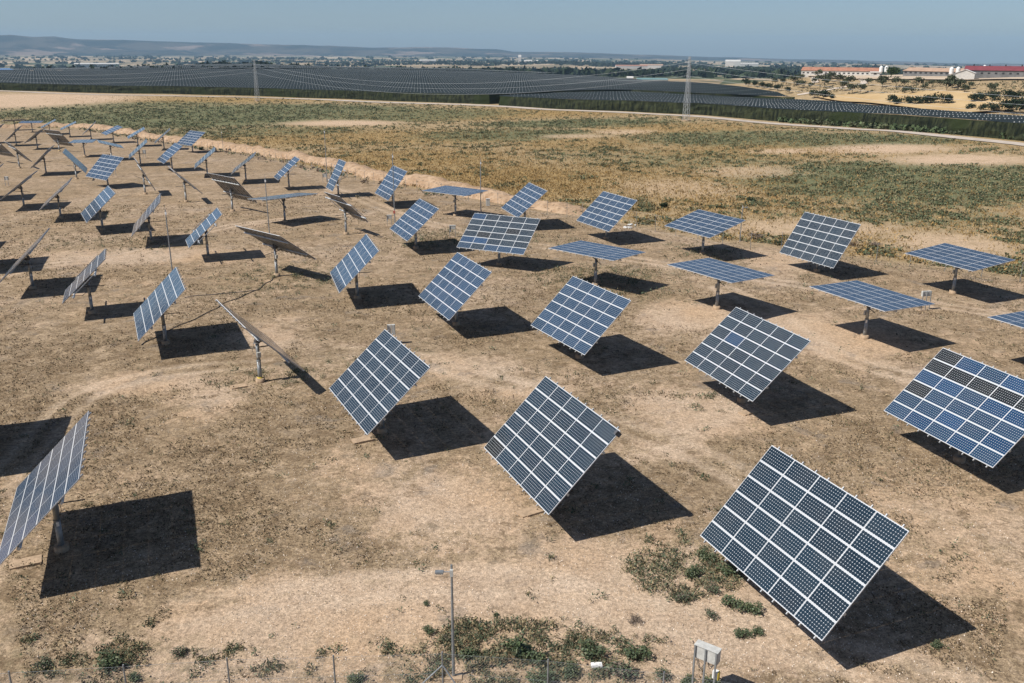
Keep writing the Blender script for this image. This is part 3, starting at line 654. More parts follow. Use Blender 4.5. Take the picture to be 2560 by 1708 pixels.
cable([(-21.5,89.7),(-23.8,89.0),(-24.3,87.1),(-24.7,83.2),(-26.2,79.1),(-26.8,75.7),(-28.2,70.9),(-29.1,66.6)],'long black cable snaking over dirt between two panels left of centre')
cable([(-24.7,83.2),(-28.1,82.0),(-30.8,80.9)],'short black cable branching left from the long one')
for i,(x,y) in enumerate([(15.0,115.4),(15.8,117.2)]):
    mb=MB(); 
    for k in range(7): mb.box((random.uniform(-.5,.5),random.uniform(-.25,.25),.08),(random.uniform(.2,.5),random.uniform(.1,.3),random.uniform(.06,.2)),Matrix.Rotation(random.random()*3,3,'Z'))
    o=mb.build('rubble',MAT['white']); o.location=(x,y,hz(x,y)); tag(o,['white rubble by the far fence, nearer heap','white rubble by the far fence, farther heap'][i],'rubble')
# ---------------------------------------------------------------- orchard nets
def resample(P,n):
    P=np.array(P,float); s=np.r_[0,np.cumsum(np.linalg.norm(np.diff(P,axis=0),axis=1))]; t=np.linspace(0,s[-1],n); return np.stack([np.interp(t,s,P[:,0]),np.interp(t,s,P[:,1])],1)
def inpoly(x,y,P):
    c=np.zeros(len(x),bool); n=len(P)
    for i in range(n):
        x1,y1=P[i];x2,y2=P[(i+1)%n]
        if y1==y2: continue
        c^=((y1>y)!=(y2>y))&(x<(x2-x1)*(y-y1)/(y2-y1)+x1)
    return c
def net_mat():
    m=nm('black_shade_net',.7,0,(.03,.036,.045),.2); g=NG(m); o=g.obj()
    c=g.mix(g.ramp(g.noise(.03,4,.6,o),.3,.7),(.010,.015,.013),(.022,.029,.026))
    wv=g.n('ShaderNodeTexWave'); wv.wave_type='BANDS'; wv.inputs['Scale'].default_value=.06; mp=g.n('ShaderNodeMapping'); mp.inputs['Rotation'].default_value=(0,0,math.radians(-33)); g.l(o,mp.inputs[0]); g.l(mp.outputs[0],wv.inputs['Vector'])
    c=g.mix(g.math('MULTIPLY',g.ramp(wv.outputs['Fac'],.8,1.),.12),c,(.06,.07,.075)); g.l(c,g.b.inputs['Base Color']); return m
def netwall_mat():
    m=nm('netted_fruit_trees',.95,0,(.03,.04,.02),.1); g=NG(m); o=g.obj(); mp=g.n('ShaderNodeMapping'); mp.inputs['Scale'].default_value=(1,1,.22); g.l(o,mp.inputs[0])
    c=g.mix(g.ramp(g.noise(.9,5,.7,mp.outputs[0]),.35,.7),(.008,.011,.007),(.048,.054,.026)); c=g.mix(g.ramp(g.noise(.05,3,.6,o),.55,.65),c,(.024,.032,.012)); g.l(c,g.b.inputs['Base Color']); return m
MAT['net']=net_mat(); MAT['netwall']=netwall_mat()
def net(front,back,nu,nv,H,label,wall=True,a=4.2,b=5.4,pad=0):
    Fp=resample(front,nu); Bp=resample(back,nu); t=np.linspace(0,1,nv)[:,None,None]; G=Fp[None]*(1-t)+Bp[None]*t
    x=G[...,0].ravel();y=G[...,1].ravel(); z=height(x,y)+H+.25*(fbm(x,y,14,61,2)-.5)
    o=empty('orchard_net',(Fp[nu//2][0],Fp[nu//2][1],0)); tag(o,label,'orchard net'); ox,oy=o.location.x,o.location.y
    mb=MB(); i=np.arange(nu*nv).reshape(nv,nu); fs=np.stack([i[:-1,:-1],i[:-1,1:],i[1:,1:],i[1:,:-1]],-1).reshape(-1,4)
    mb.add(np.stack([x-ox,y-oy,z],1).tolist(),fs.tolist()); c=mb.build('net_roof',MAT['net'],o)
    def wallmesh(Pl,n):
        P=resample(Pl,n); K=5; vs=[]; d=np.gradient(P,axis=0); d/=np.linalg.norm(d,axis=1,keepdims=True)+1e-9; N=np.stack([d[:,1],-d[:,0]],1)
        for k in range(n):
            for j in range(K):
                f=j/(K-1); off=(.9*(1-f)**.6)+.9*(vnoise(np.array([k*.9]),np.array([j*1.7]),7)[0]-.5)*(1 if 0<j<K-1 else .3); q=P[k]+N[k]*off; vs.append((q[0]-ox,q[1]-oy,hz(P[k][0],P[k][1])-.6+(H+.55)*f))
        m2=MB(); m2.add(vs,[(k*K+j,(k+1)*K+j,(k+1)*K+j+1,k*K+j+1) for k in range(n-1) for j in range(K-1)]); m2.build('tree_wall',MAT['netwall'],o)
    if wall: wallmesh(front,nu*3)
    poly=np.concatenate([Fp,Bp[::-1]]); e1=np.array([1.7,.9]); e2=np.array([-5.,14.])
    c0=poly.mean(0); R=max(np.linalg.norm(poly-c0,axis=1)); I,J=np.meshgrid(np.arange(-int(R/1.2),int(R/1.2)),np.arange(-int(R/11),int(R/11))); Q=c0+I.reshape(-1,1)*e1+J.reshape(-1,1)*e2
    k=inpoly(Q[:,0],Q[:,1],poly); Q=Q[k]; Q=Q+rng.normal(size=Q.shape)*.12; h=height(Q[:,0],Q[:,1])+H+.18; rr=np.hypot(Q[:,0],Q[:,1]); keep=rr<1300; Q=Q[keep];h=h[keep];rr=rr[keep]
    s=(.12+.00003*rr)[:,None]; base=np.stack([Q[:,0]-ox,Q[:,1]-oy,h],1); up=np.array([0,0,1.]); X=np.array([1.,0,0]);Y=np.array([0,1.,0]); qs=[]
    for dx,dy in((1,0),(0,1),(-1,0),(0,-1)):
        D=np.array([dx,dy,0.]);E=np.array([-dy,dx,0.]); qs.append(np.stack([base+(D-E)*s-up*s,base+(D+E)*s-up*s,base+(D*.4+E*.4)*s+up*s*1.2,base+(D*.4-E*.4)*s+up*s*1.2],1))
    qs.append(np.stack([base+(-X-Y)*s*.5+up*s*1.2,base+(X-Y)*s*.5+up*s*1.2,base+(X+Y)*s*.5+up*s*1.2,base+(-X+Y)*s*.5+up*s*1.2],1))
    V=np.concatenate(qs); pc=quads('post_caps',V,np.tile([.42,.43,.42],(len(V),1)),MAT['veg'],o); pc['kind']='stuff'
    # ridge cables along one lattice direction
    return o
FR1=[(-470,600),(-343,593),(-255,571),(-151,542),(-59,486),(-13,448),(-2,456),(20,498),(60,526),(92,506),(125,500),(148,486)]
BK1=[(-620,830),(-500,900),(-340,960),(-281,985),(-171,1043),(-63,1110),(8,1090),(88,1044),(127,934),(108,640),(127,558),(146,512)]
net(FR1,BK1,40,34,4.5,'largest dark shade net over an orchard, filling the middle distance behind the pylons')
FR2=[(-6.2,438.4),(37,391.3),(74,356.4),(98.8,315.8),(117,284),(127,240),(134,200),(142,150)]
BK2=[(-7,442),(29,489),(60,508),(90,490),(119,486),(144,473),(150.8,426.5),(156.4,387.6),(158,335),(160,284),(165,220)]
net(FR2,BK2,40,14,4.3,'nearer dark shade net at right, narrowing to the left along the road')
BK3=[(-640,1150),(-420,1290),(-195,1330),(-30,1330),(60,1250)]
net([(-520,915),(-340,985),(-171,1070),(-63,1136),(30,1112)],BK3,24,10,4.5,'farthest thin strip of dark shade net below the far tree line',wall=False)
# a few darker trees showing in the net fronts
def crown(n,rx,ry,rz,leaf,cols,zc,seed=0,shell=.35):
    r_=np.random.default_rng(seed); nb=max(3,int(n/60)); bc=r_.normal(size=(nb,3)); bc/=np.linalg.norm(bc,axis=1,keepdims=True); bc*=r_.uniform(.25,.75,(nb,1)); bc[:,2]*=.8
    p=bc[r_.integers(0,nb,n)]+r_.normal(size=(n,3))*.23; l=np.linalg.norm(p,axis=1,keepdims=True); p=np.where(l>1,p/l*r_.uniform(.8,1,(n,1)),p)
    c=p*np.array([rx,ry,rz])+np.array([0,0,zc]); V=leafquads(c,r_.uniform(.6,1.3,n)*leaf); K=np.array(cols)[r_.integers(0,len(cols),n)]*r_.uniform(.75,1.25,(n,1)); return V,K
GREENS=[(.075,.105,.05),(.095,.125,.06),(.06,.085,.042),(.12,.135,.07)]
OLIVE=[(.075,.085,.05),(.10,.105,.06),(.06,.07,.04)]
DARK=[(.022,.034,.02),(.03,.045,.024),(.04,.055,.03)]
SAGE=[(.09,.12,.075),(.12,.15,.095),(.07,.095,.055),(.16,.175,.11)]
DEAD=[(.19,.15,.12),(.14,.11,.09),(.24,.19,.15)]
def mesh_of(o): me=o.data; bpy.data.objects.remove(o); return me
def tree_kind(seed,w,h,cols,leaf,n,trunk=.3):
    V,K=crown(n,w/2,w/2,h*(1-trunk)/2,leaf,cols,h*(trunk+(1-trunk)/2),seed); cm=mesh_of(quads('crown',V,K,MAT['veg']))
    r_=random.Random(seed); mb=MB(); mb.tube((0,0,-.2),(.05,.03,h*trunk*1.15),.045*h*.6,.03*h*.6,7)
    for k in range(5):
        a=k*1.26+r_.random(); mb.tube((.05,.03,h*trunk*.9),(math.cos(a)*w*.27,math.sin(a)*w*.27,h*(trunk+.28+.1*r_.random())),.02*h*.5,.008*h*.5,5)
    tm=mb.mesh('trunk'); tm.materials.append(MAT['bark']); return cm,tm
def put_tree(kind,x,y,s,label,group,cat='tree',name='tree'):
    cm,tm=kind; o=empty(name,(x,y,hz(x,y)-.05),random.random()*6.28); o.scale=(s*random.uniform(.9,1.15),s*random.uniform(.9,1.15),s); tag(o,label,cat,group)
    child('crown',cm,o); child('trunk',tm,o); return o
KO=[tree_kind(11+i,3.4,3.2,OLIVE,.50,260) for i in range(4)]
KG=[tree_kind(31+i,5.5,4.2,DARK,.62,420,.12) for i in range(4)]
SL=[(161.6,573.3),(164.4,565.6),(177.1,571.1),(192,588),(169.5,561.0),(167.2,545.0),(170.6,544.7),(171.3,535.5),(176.7,545.8),(182.3,553.9),(178.2,532.5),(184.0,544.9),(190.6,556.5),(189.8,543.6),(194.2,547.5),(189.1,528.0),(187.1,519.1),(193.9,507.7),(200.3,502.3),(195.6,492.6),(198.5,481.5),(200.7,477.0),(201.6,464.7),(199.9,451.7),(204.6,453.7),(206.5,449.5),(200.7,430.0),(206.3,436.7),(203.4,418.2),(209.8,426.3),(209.8,407.9),(205.1,427.9),(179.6,506.5),(180.2,492.8),(182.3,487.1),(190.1,450.6),(191.4,444.7),(205.3,396.8)]
ORD=['leftmost','second from left','third from left','fourth from left','fifth from left','sixth from left','seventh from left','eighth from left','ninth from left','tenth from left','eleventh from left','twelfth from left','thirteenth from left','fourteenth from left','fifteenth from left']
def zoned(P,zone,fmt):
    out={}; Z={}
    for i,p in enumerate(P): Z.setdefault(zone(p),[]).append(i)
    for z,ids in Z.items():
        ids.sort(key=lambda i:P[i][0]/P[i][1])
        for k,i in enumerate(ids): out[i]=fmt%(z,ORD[k])
    return out
LS=zoned(SL,lambda p:'below the white orange roofed barn' if p[1]>548 else ('under the farm track' if p[1]>505 else ('below the tan roofed barn' if p[1]>460 else ('below the white gabled shed' if p[1]>432 else 'below the red roofed barn'))),'olive green tree on the slope %s, %s')
for i,(x,y) in enumerate(SL): put_tree(KO[i%4],x,y,random.uniform(1.2,2.1),LS[i],'trees scattered on the dry slope below the farm')
HD=[(175.5,430.1,1),(176.1,422.3,.9),(178.0,418.4,1),(180.3,413.1,1),(181.7,410.6,.9),(184.8,407.4,1.3),(187.3,403.1,1.2),(190.1,383.6,.7),(188.9,371.1,.8),(190.9,367.2,1.0),(191.8,361.4,1.2),(194.0,356.7,1.4),(195.9,354.5,1.2),(198.8,397.6,1.1),(201.0,394.6,1),(203.1,390.4,1),(207.0,388.4,1.1),(210.2,386.6,1),(163.9,504.0,1),(166.5,495.5,1.1),(165.0,500.9,.9),(167.8,486.8,.8),(149.9,578.1,.9),(151.2,563.9,.9),(152.7,551.5,.9),(155.2,543.3,1),(156.4,531.3,.9),(150,600,1),(148,585,.9)]
LH=zoned(HD,lambda p:'at the net edge left of the stubble field' if p[1]>520 else ('where the farm track meets the net' if p[1]>480 else ('at the net edge below the stubble field' if p[1]>400 and p[0]<186 else ('on the far side of the stubble field' if p[0]>198 else 'at the right end of the stubble field'))),'bushy dark tree %s, %s')
for i,(x,y,s) in enumerate(HD): put_tree(KG[i%4],x,y,s*1.15,LH[i],'dark bushy trees edging the orange field and net')
pk=tree_kind(77,9,7.0,[(.045,.07,.02),(.06,.085,.028),(.03,.05,.018)],.8,900,.25); put_tree(pk,221,545,1.0,'large round pine tree standing alone between the farm buildings',None,'pine tree','pine_tree')
# ---------------------------------------------------------------- orange stubble field and slope tracks
def patch(name,poly,lift,mat,label=None,n=26):
    P=np.array(poly,float); c=P.mean(0); mb=MB(); R=14; B=resample(np.vstack([P,P[:1]]),n*3)[:-1]; vs=[(c[0],c[1])]
    for k in range(1,R+1): vs+= [tuple(c+(q-c)*k/R) for q in B]
    V=np.array(vs); z=height(V[:,0],V[:,1])+lift; N=len(B); fs=[(0,1+i,1+(i+1)%N) for i in range(N)]
    for k in range(R-1):
        for i in range(N): fs.append((1+k*N+i,1+(k+1)*N+i,1+(k+1)*N+(i+1)%N,1+k*N+(i+1)%N))
    mb.add(np.column_stack([V,z]).tolist(),fs); o=mb.build(name,mat); tag(o,label,kind='structure'); return o
patch('stubble_field',[(164,505),(166,480),(170,450),(172,425),(176,400),(182,372),(196,362),(208,385),(205,420),(196,440),(190,455),(184,470),(176,490)],1.0,track_mat('golden_stubble',(.42,.29,.14),(.52,.38,.21),.05),'golden stubble field behind the dark net at right')
patch('bare_yard',[(190,600),(200,560),(215,520),(222,500),(232,470),(242,440),(262,440),(262,520),(250,600),(230,640),(200,640)],.75,track_mat('pale_yard_earth',(.44,.35,.25),(.56,.46,.35),.06),'pale bare yard around the farm buildings')
# ---------------------------------------------------------------- farm buildings
def gable(L,Wd,H,R,name,mats,label,cat,x,y,rz,nwin,over=.4,ww=1.6,wh=.8,wz=1.6,doors=False,vents=0,wings=None):
    z=hz(x,y)+.6; o=empty(name,(x,y,z),rz); tag(o,label,cat)
    w=MB(); w.box((0,0,H/2-.5),(L,Wd,H+1)); 
    for s in(-1,1):
        xx=s*L/2; w.add([(xx,-Wd/2,H),(xx,Wd/2,H),(xx,0,H+R)],[(0,1,2) if s>0 else (2,1,0)])
    w.build('wall',mats[0],o)
    r=MB(); sl=math.hypot(Wd/2,R)
    for s in(-1,1):
        a=math.atan2(R,Wd/2); n=Vector((0,s*math.sin(a),math.cos(a)))
        c=Vector((0,s*Wd/4,H+R/2))+n*.1; c+=Vector((0,s*math.cos(a),-math.sin(a)))*over/2
        r.box(c,(L+2*over,sl+over,.16),Matrix.Rotation(-s*a,3,'X'))
    rf=r.build('roof',mats[1],o)
    for k in range(vents): MB().tube((-L/2+(k+.5)*L/vents,0,R+H-.1),(-L/2+(k+.5)*L/vents,0,R+H+.9),.3,.3,8).build('vent',mats[2],rf)
    for k in range(nwin):
        xx=-L/2+(k+.5)*L/nwin
        for s in (-1,1): 
            f=MB().box((xx,s*(Wd/2+.02),wz),(ww,.08,wh)).build('window',mats[2],o)
    if doors:
        for s in(-.8,.8): MB().box((-L/2-.03,s*2.2*1.2,1.4),(.08,1.6,2.6)).build('door',MAT['white'],o)
    return o
MAT['tile']=rough_metal('orange_roof_tiles',(.36,.17,.11),.9,0,.2,.5); MAT['redroof']=rough_metal('dark_red_roof',(.20,.045,.055),.7,0,.15,.5)
MAT['tan']=rough_metal('tan_fibre_roof',(.40,.27,.19),.9,0,.15,.4); MAT['greywall']=rough_metal('grey_block_wall',(.16,.16,.16),.9,0,.2,.4); MAT['hole']=nm('dark_opening',.6,0,(.02,.022,.025))
def along(a,b): d=Vector((b[0]-a[0],b[1]-a[1])); return (a[0]+b[0])/2,(a[1]+b[1])/2,math.atan2(d.y,d.x),d.length
x,y,rz,L=along((191,612),(231,590)); gable(L+2,10,3.0,1.9,'white_barn',(MAT['white_wall'],MAT['tile'],MAT['hole']),'long white barn with an orange tiled roof and a row of dark windows','barn',x,y,rz,17,ww=1.3)
x,y,rz,L=along((236,548),(252,520)); gable(L+8,11,2.6,1.7,'grey_barn',(MAT['greywall'],MAT['tan'],MAT['hole']),'low barn with tan roof and dark wall beside the pine tree','barn',x,y,rz,12)
x,y,rz,L=along((240,496),(300,462)); gable(L+50,12,3.0,2.0,'red_roofed_barn',(MAT['greywall'],MAT['redroof'],MAT['hole']),'long grey barn with a dark red roof and roof vents at the right edge','barn',x+22,y-12,rz,36,vents=16,ww=1.1)
g_=gable(6,9,3.2,1.7,'white_shed',(MAT['white_wall'],MAT['white'],MAT['hole']),'white gabled shed joined to the end of the red roofed barn','shed',235,485,math.radians(62),1,ww=1.2,wh=2,wz=1.2)
gable(5,4,2.4,.4,'small_white_hut',(MAT['white_wall'],MAT['white_wall'],MAT['hole']),'small white hut between the orange roofed barn and the pine tree','hut',219,565,-.3,1)
def silo(x,y,label):
    o=empty('silo',(x,y,hz(x,y)+.6)); tag(o,label,'silo','white feed silos beside the barns')
    b=MB(); b.tube((0,0,2.2),(0,0,4.9),1.1,1.1,16); b.tube((0,0,4.9),(0,0,5.7),1.1,.3,16); b.tube((0,0,1.0),(0,0,2.2),.3,1.1,16); b.build('tank',MAT['white'],o)
    for k in range(4):
        a=k*math.pi/2+.7; MB().tube((.98*math.cos(a),.98*math.sin(a),-.2),(.98*math.cos(a),.98*math.sin(a),2.7),.07,.07,5).build('leg',MAT['galv'],o)
silo(229.5,583,'white silo at the end of the orange roofed barn, left of pair'); silo(233.5,585,'white silo at the end of the orange roofed barn, right of pair')
silo(236.0,503,'white silo between tan roofed barn and white shed, left of pair'); silo(239.5,503,'white silo between tan roofed barn and white shed, right of pair')
silo(262,520,'white silo whose top shows behind the white gabled shed')
for i,(x,y) in enumerate([(285,505),(279,503)]): 
    o=empty('water_tank',(x,y,hz(x,y)+.6)); tag(o,['white domed tank behind the red roof, right one','white domed tank behind the red roof, left one'][i],'tank'); b=MB(); b.tube((0,0,0),(0,0,5.6),1.25,1.25,14); b.tube((0,0,5.6),(0,0,6.4),1.25,.4,14); b.build('tank',MAT['white'],o)
# distant small buildings
FB=[]
def far_building(x,y,L,Wd,H,mw,mr,label,rz=0.,name='farm_building'):
    o=gable(L,Wd,H,H*.35,name,(mw,mr,MAT['hole']),label,'building',x,y,rz,0); return o
MAT['teal']=rough_metal('teal_plastic_roof',(.16,.27,.27),.6,0,.1,.3); MAT['blueroof']=rough_metal('blue_roof',(.12,.22,.38),.6,0,.1,.3)
def ontop(px_az,r): return r*math.sin(px_az),r*math.cos(px_az)
for az,r,L,H,mr,lab,rz in [(8.45,960,30,3.6,'teal','long greenhouse shed with a teal roof just beyond the dark nets',0.1),(7.15,955,6,4.5,'white_wall','small cream building at the left end of the teal roofed shed',0),
   (-29.0,1120,26,4,'blueroof','row of low buildings with blue roofs beyond the nets at far left',.3),(13.2,4600,70,22,'white_wall','tiny pale factory below the horizon right of the right pylon',0),(14.0,4700,110,12,'white_wall','tiny long white shed below the horizon right of the right pylon',.1),
   (7.2,3600,120,10,'tile','tiny far village block with orange roofs left of the right pylon',.1),(8.4,3700,90,12,'tan','tiny far tan building just left of the right pylon',0),(-5.2,5200,90,14,'white_wall','tiny far pale building on the plain left of centre',.2),
   (0.4,5200,16,34,'white_wall','tiny far white tower on the plain right of centre',0),(1.1,5300,80,14,'white_wall','tiny far white block right of the far tower',0),(-24,4300,170,12,'white_wall','tiny long white shed at the foot of the far hills at left',.1),(23.4,3000,75,9,'white_wall','tiny pale long shed beyond the red roofed barn',.1),(11.2,2400,40,9,'tan','tiny pale farmhouse beyond the nets, right of the right pylon',.2)]:
    x,y=ontop(math.radians(az),r); o=far_building(x,y,L,L*.3 if L>30 else L,H,MAT['white_wall'],MAT[mr],lab,-math.radians(az)+rz)
# ---------------------------------------------------------------- far tree belts
def belt(name,items,label,leafc,kind='stuff'):
    Vs=[];Ks=[]
    for x,y,w,h in items:
        n=26 if math.hypot(x,y)<2500 else 14
        V,K=crown(n,w/2,w/2,h*.5,max(w,h)*.5,leafc,h*.45,rng.integers(1e6)); V=V+np.array([x,y,hz(x,y)]); Vs.append(V);Ks.append(K)
    o=quads(name,np.concatenate(Vs),np.concatenate(Ks),MAT['veg']); tag(o,label,kind=kind); return o
it=[]
B3=resample([(-700,1090),(-560,1170),(-420,1300),(-195,1340),(-30,1340),(40,1280)],230)
for p in B3:
    if rng.random()<.92: it.append((p[0]+rng.normal()*4,p[1]+rng.normal()*6,rng.uniform(4,8),rng.uniform(4.5,8.5)))
for p in resample([(-480,1020),(-330,1050),(-250,1075)],50): it.append((p[0],p[1]+rng.normal()*10,rng.uniform(5,8),rng.uniform(5.5,7.5)))
for p in resample([(-900,1000),(-640,1130)],60): it.append((p[0],p[1]+rng.normal()*22,rng.uniform(4,8),rng.uniform(4,7)))
belt('tree_line',it,'dark line of trees along the back of the farthest nets',DARK)
it=[]
for k in range(2600):
    r=math.exp(rng.uniform(math.log(1500),math.log(9500))); a=math.radians(rng.uniform(-31,31)); x=r*math.sin(a);y=r*math.cos(a)
    d=fbm(np.array([x]),np.array([y]),900,71,3)[0]+ .12*math.sin(r/330+a*6)
    if d>.52: it.append((x,y,rng.uniform(12,34)*(1+r/9000),rng.uniform(7,15)))
for r0,a0,a1 in [(3300,11,26),(3500,16,27),(2700,9,16),(4200,-12,8),(4400,2,12),(5200,-20,0),(2500,12,14.5),(2900,13,20),(6500,-30,10)]:
    for a in np.linspace(a0,a1,150): 
        r=r0*(1+.05*math.sin(a*.8))+rng.normal()*60; t=math.radians(a); it.append((r*math.sin(t),r*math.cos(t),rng.uniform(18,36),rng.uniform(11,20)))
belt('valley_woods',it,'far woods and hedges spread over the hazy valley plain',DARK)
# ---------------------------------------------------------------- hills
def hills():
    sky_=[(-60,93),(0,95),(80,96),(110,100),(150,97),(200,102),(250,100),(300,107),(400,108),(480,111),(560,113),(640,113.5),(700,116),(830,118),(900,119),(960,122),(1010,121),(1150,120),(1200,123),(1250,124),(1280,129),(1400,130),(1500,133),(1590,134.5),(1700,139),(1760,140),(2000,146),(2120,148),(2300,152),(2560,157),(2700,158)]
    A=[];Hh=[]
    for px,py in sky_:
        az=math.atan((px-1280)/2120); c=py+(px-1280)*.0042
        el=_p-math.atan((854-c)/2235.1*math.cos(0))*1.0; el=math.atan(math.tan(-el)*math.cos(az)); A.append(az); Hh.append(21.86+12500*math.tan(el))
    az=np.linspace(-.62,.62,700); top=np.interp(az,A,Hh)+16*(fbm(az*9000,az*0,420,84,4)-.5); prof=[(9600,0),(10000,.05),(10400,.16),(10900,.30),(11400,.55),(11900,.82),(12300,.96),(12600,1.0),(13400,.97),(14500,.9)]
    vs=[]
    for r,f in prof:
        x=r*np.sin(az);y=r*np.cos(az); n=fbm(x,y,900,81,4)-.5; n2=fbm(x,y,350,82,3)-.5
        bs=np.minimum(-62,top-60)-20*(1-f); z=bs+(top-bs)*f+(n*150+n2*70)*min(1,f*4)*(1-abs(f-.4)*.6)*(.12 if f>.95 and r<13000 else 1)*np.clip((top-bs)/180,.25,1.2)
        if f<.01: z=np.full(len(az),-240.)
        z=np.minimum(z,top+3-(0 if r<12700 else 6)); vs.append(np.stack([x,y,z],1))
    n=len(az); V=np.concatenate(vs); fs=[(i*n+j,i*n+j+1,(i+1)*n+j+1,(i+1)*n+j) for i in range(len(prof)-1) for j in range(n-1)]
    m=nm('scrubby_hills',1,0,(.1,.1,.07),.05); g=NG(m); o=g.obj(); c=g.mix(g.ramp(g.noise(.0016,6,.7,o),.4,.6),(.014,.019,.017),(.075,.065,.05)); c=g.mix(g.ramp(g.noise(.0011,5,.65,o),.55,.62),c,(.22,.165,.13)); g.l(c,g.b.inputs['Base Color'])
    mb=MB(); mb.add(V.tolist(),fs); o=mb.build('hills',m); tag(o,kind='structure')
hills()
# ---------------------------------------------------------------- pylons and wires
def pylon(x,y,H,rz,label,arms):
    z=hz(x,y); o=empty('pylon',(x,y,z),rz); tag(o,label,'pylon','lattice power pylons'); w0,w1=1.9,.55
    cor=lambda s,t,f:Vector((s*(w0+(w1-w0)*f)/2,t*(w0+(w1-w0)*f)/2,H*f))
    for s,t in((-1,-1),(1,-1),(1,1),(-1,1)): MB().tube(cor(s,t,0),cor(s,t,1),.065,.045,5).build('leg',MAT['galv_light'],o); 
    b=MB(); fl=[0]; h=0
    while fl[-1]<.97: h=fl[-1]+(w0+(w1-w0)*fl[-1])*1.05/H; fl.append(min(1,h))
    cs=[(-1,-1),(1,-1),(1,1),(-1,1)]
    for f0,f1 in zip(fl[:-1],fl[1:]):
        for k in range(4):
            a=cs[k];c=cs[(k+1)%4]; b.tube(cor(*a,f0),cor(*c,f1),.028,.028,4,cap=False); b.tube(cor(*c,f0),cor(*a,f1),.028,.028,4,cap=False); b.tube(cor(*a,f1),cor(*c,f1),.026,.026,4,cap=False)
    b.build('bracing',MAT['galv_light'],o)
    for hh,dx in arms:
        a=MB(); a.tube((0,.25,hh),(dx,0,hh+.15),.05,.04,5); a.tube((0,-.25,hh),(dx,0,hh+.15),.05,.04,5); a.tube((0,0,hh+.9),(dx,0,hh+.15),.04,.04,5); a.build('arm',MAT['galv_light'],o)
        MB().tube((dx,0,hh+.1),(dx,0,hh-.75),.07,.07,6).build('insulator',MAT['dark_steel'],o)
    MB().box((0,0,.1),(2.6,2.6,.5)).build('footing',MAT['concrete'],o); return o
P2=(-133.5,483.0); P1=(60.6,322.0)
AR=[(0,-1.9),(0,1.7),(0,-1.9)]
H2=21.0; H1=21.6
a2=math.atan2(P1[1]-P2[1],P1[0]-P2[0])+math.pi/2
pylon(*P2,H2,a2,'lattice power pylon left of centre by the gravel road',[(H2-1.2,-1.6),(H2-3.4,1.6),(H2-5.6,-1.6)])
pylon(*P1,H1,a2,'lattice power pylon right of centre at the edge of the gravel road',[(H1-1.2,-1.6),(H1-3.4,1.6),(H1-5.6,-1.6)])
def wire(p,q,sag,r,label):
    p=Vector(p);q=Vector(q); n=36; pts=[]
    for i in range(n+1):
        t=i/n; v=p.lerp(q,t); v.z-=4*sag*t*(1-t); pts.append(v)
    o=MB().path(pts,r,4).build('power_line',MAT['galv_light']); tag(o,label,'wire','power lines between the pylons'); return o
def tip(Pp,H,dh,dx): z=hz(*Pp)+H-dh-.75; return (Pp[0]+math.cos(a2)*dx,Pp[1]+math.sin(a2)*dx,z)
zl=hz(-420,640)
for k,(dh,dx,nmz) in enumerate([(1.2,-1.6,'top'),(3.4,1.6,'middle'),(5.6,-1.6,'lowest')]):
    A=tip(P2,H2,dh,dx);B=tip(P1,H1,dh,dx); wire(A,B,8.5,.036,'%s power line sagging between the two pylons'%nmz)
    wire((-440,640+dx,zl+20.5-dh),A,9,.036,'%s power line running left from the left pylon'%nmz)
    wire(B,(250,150+dx*2,hz(250,150)+15.5-dh),5.5,.03,'%s power line running right from the right pylon'%nmz)
# ---------------------------------------------------------------- shrubs one can tell apart
def shrub_mesh(seed,cols,n=420,leaf=.11,dead=0.):
    V,K=crown(n,.5,.5,.36,leaf,cols,.30,seed); 
    if dead: K2=np.array(DEAD)[rng.integers(0,3,len(K))]; mk_=rng.random(len(K))<dead; K[mk_]=K2[mk_]
    r_=np.random.default_rng(seed+5); m=60; a=r_.uniform(0,6.28,m); e=r_.uniform(.25,1.3,m); L=r_.uniform(.3,.62,m); D=np.stack([np.cos(a)*np.cos(e),np.sin(a)*np.cos(e),np.sin(e)],1); S=np.stack([-np.sin(a),np.cos(a),a*0],1)*.008
    st=np.stack([-S+0*D,S+0*D,D*L[:,None]+S*.4,D*L[:,None]-S*.4],1)
    return mesh_of(quads('shrub',np.concatenate([V,st]),np.concatenate([K,np.tile([.13,.11,.07],(m,1))]),MAT['veg']))
SH={'g':[shrub_mesh(101+i,SAGE+GREENS,520,.10) for i in range(3)],'m':[shrub_mesh(111+i,SAGE,460,.09,.35) for i in range(3)],'d':[shrub_mesh(121+i,DEAD,420,.08,.9) for i in range(2)],'k':[shrub_mesh(131+i,[(.03,.045,.025),(.04,.055,.03)],520,.13) for i in range(2)]}
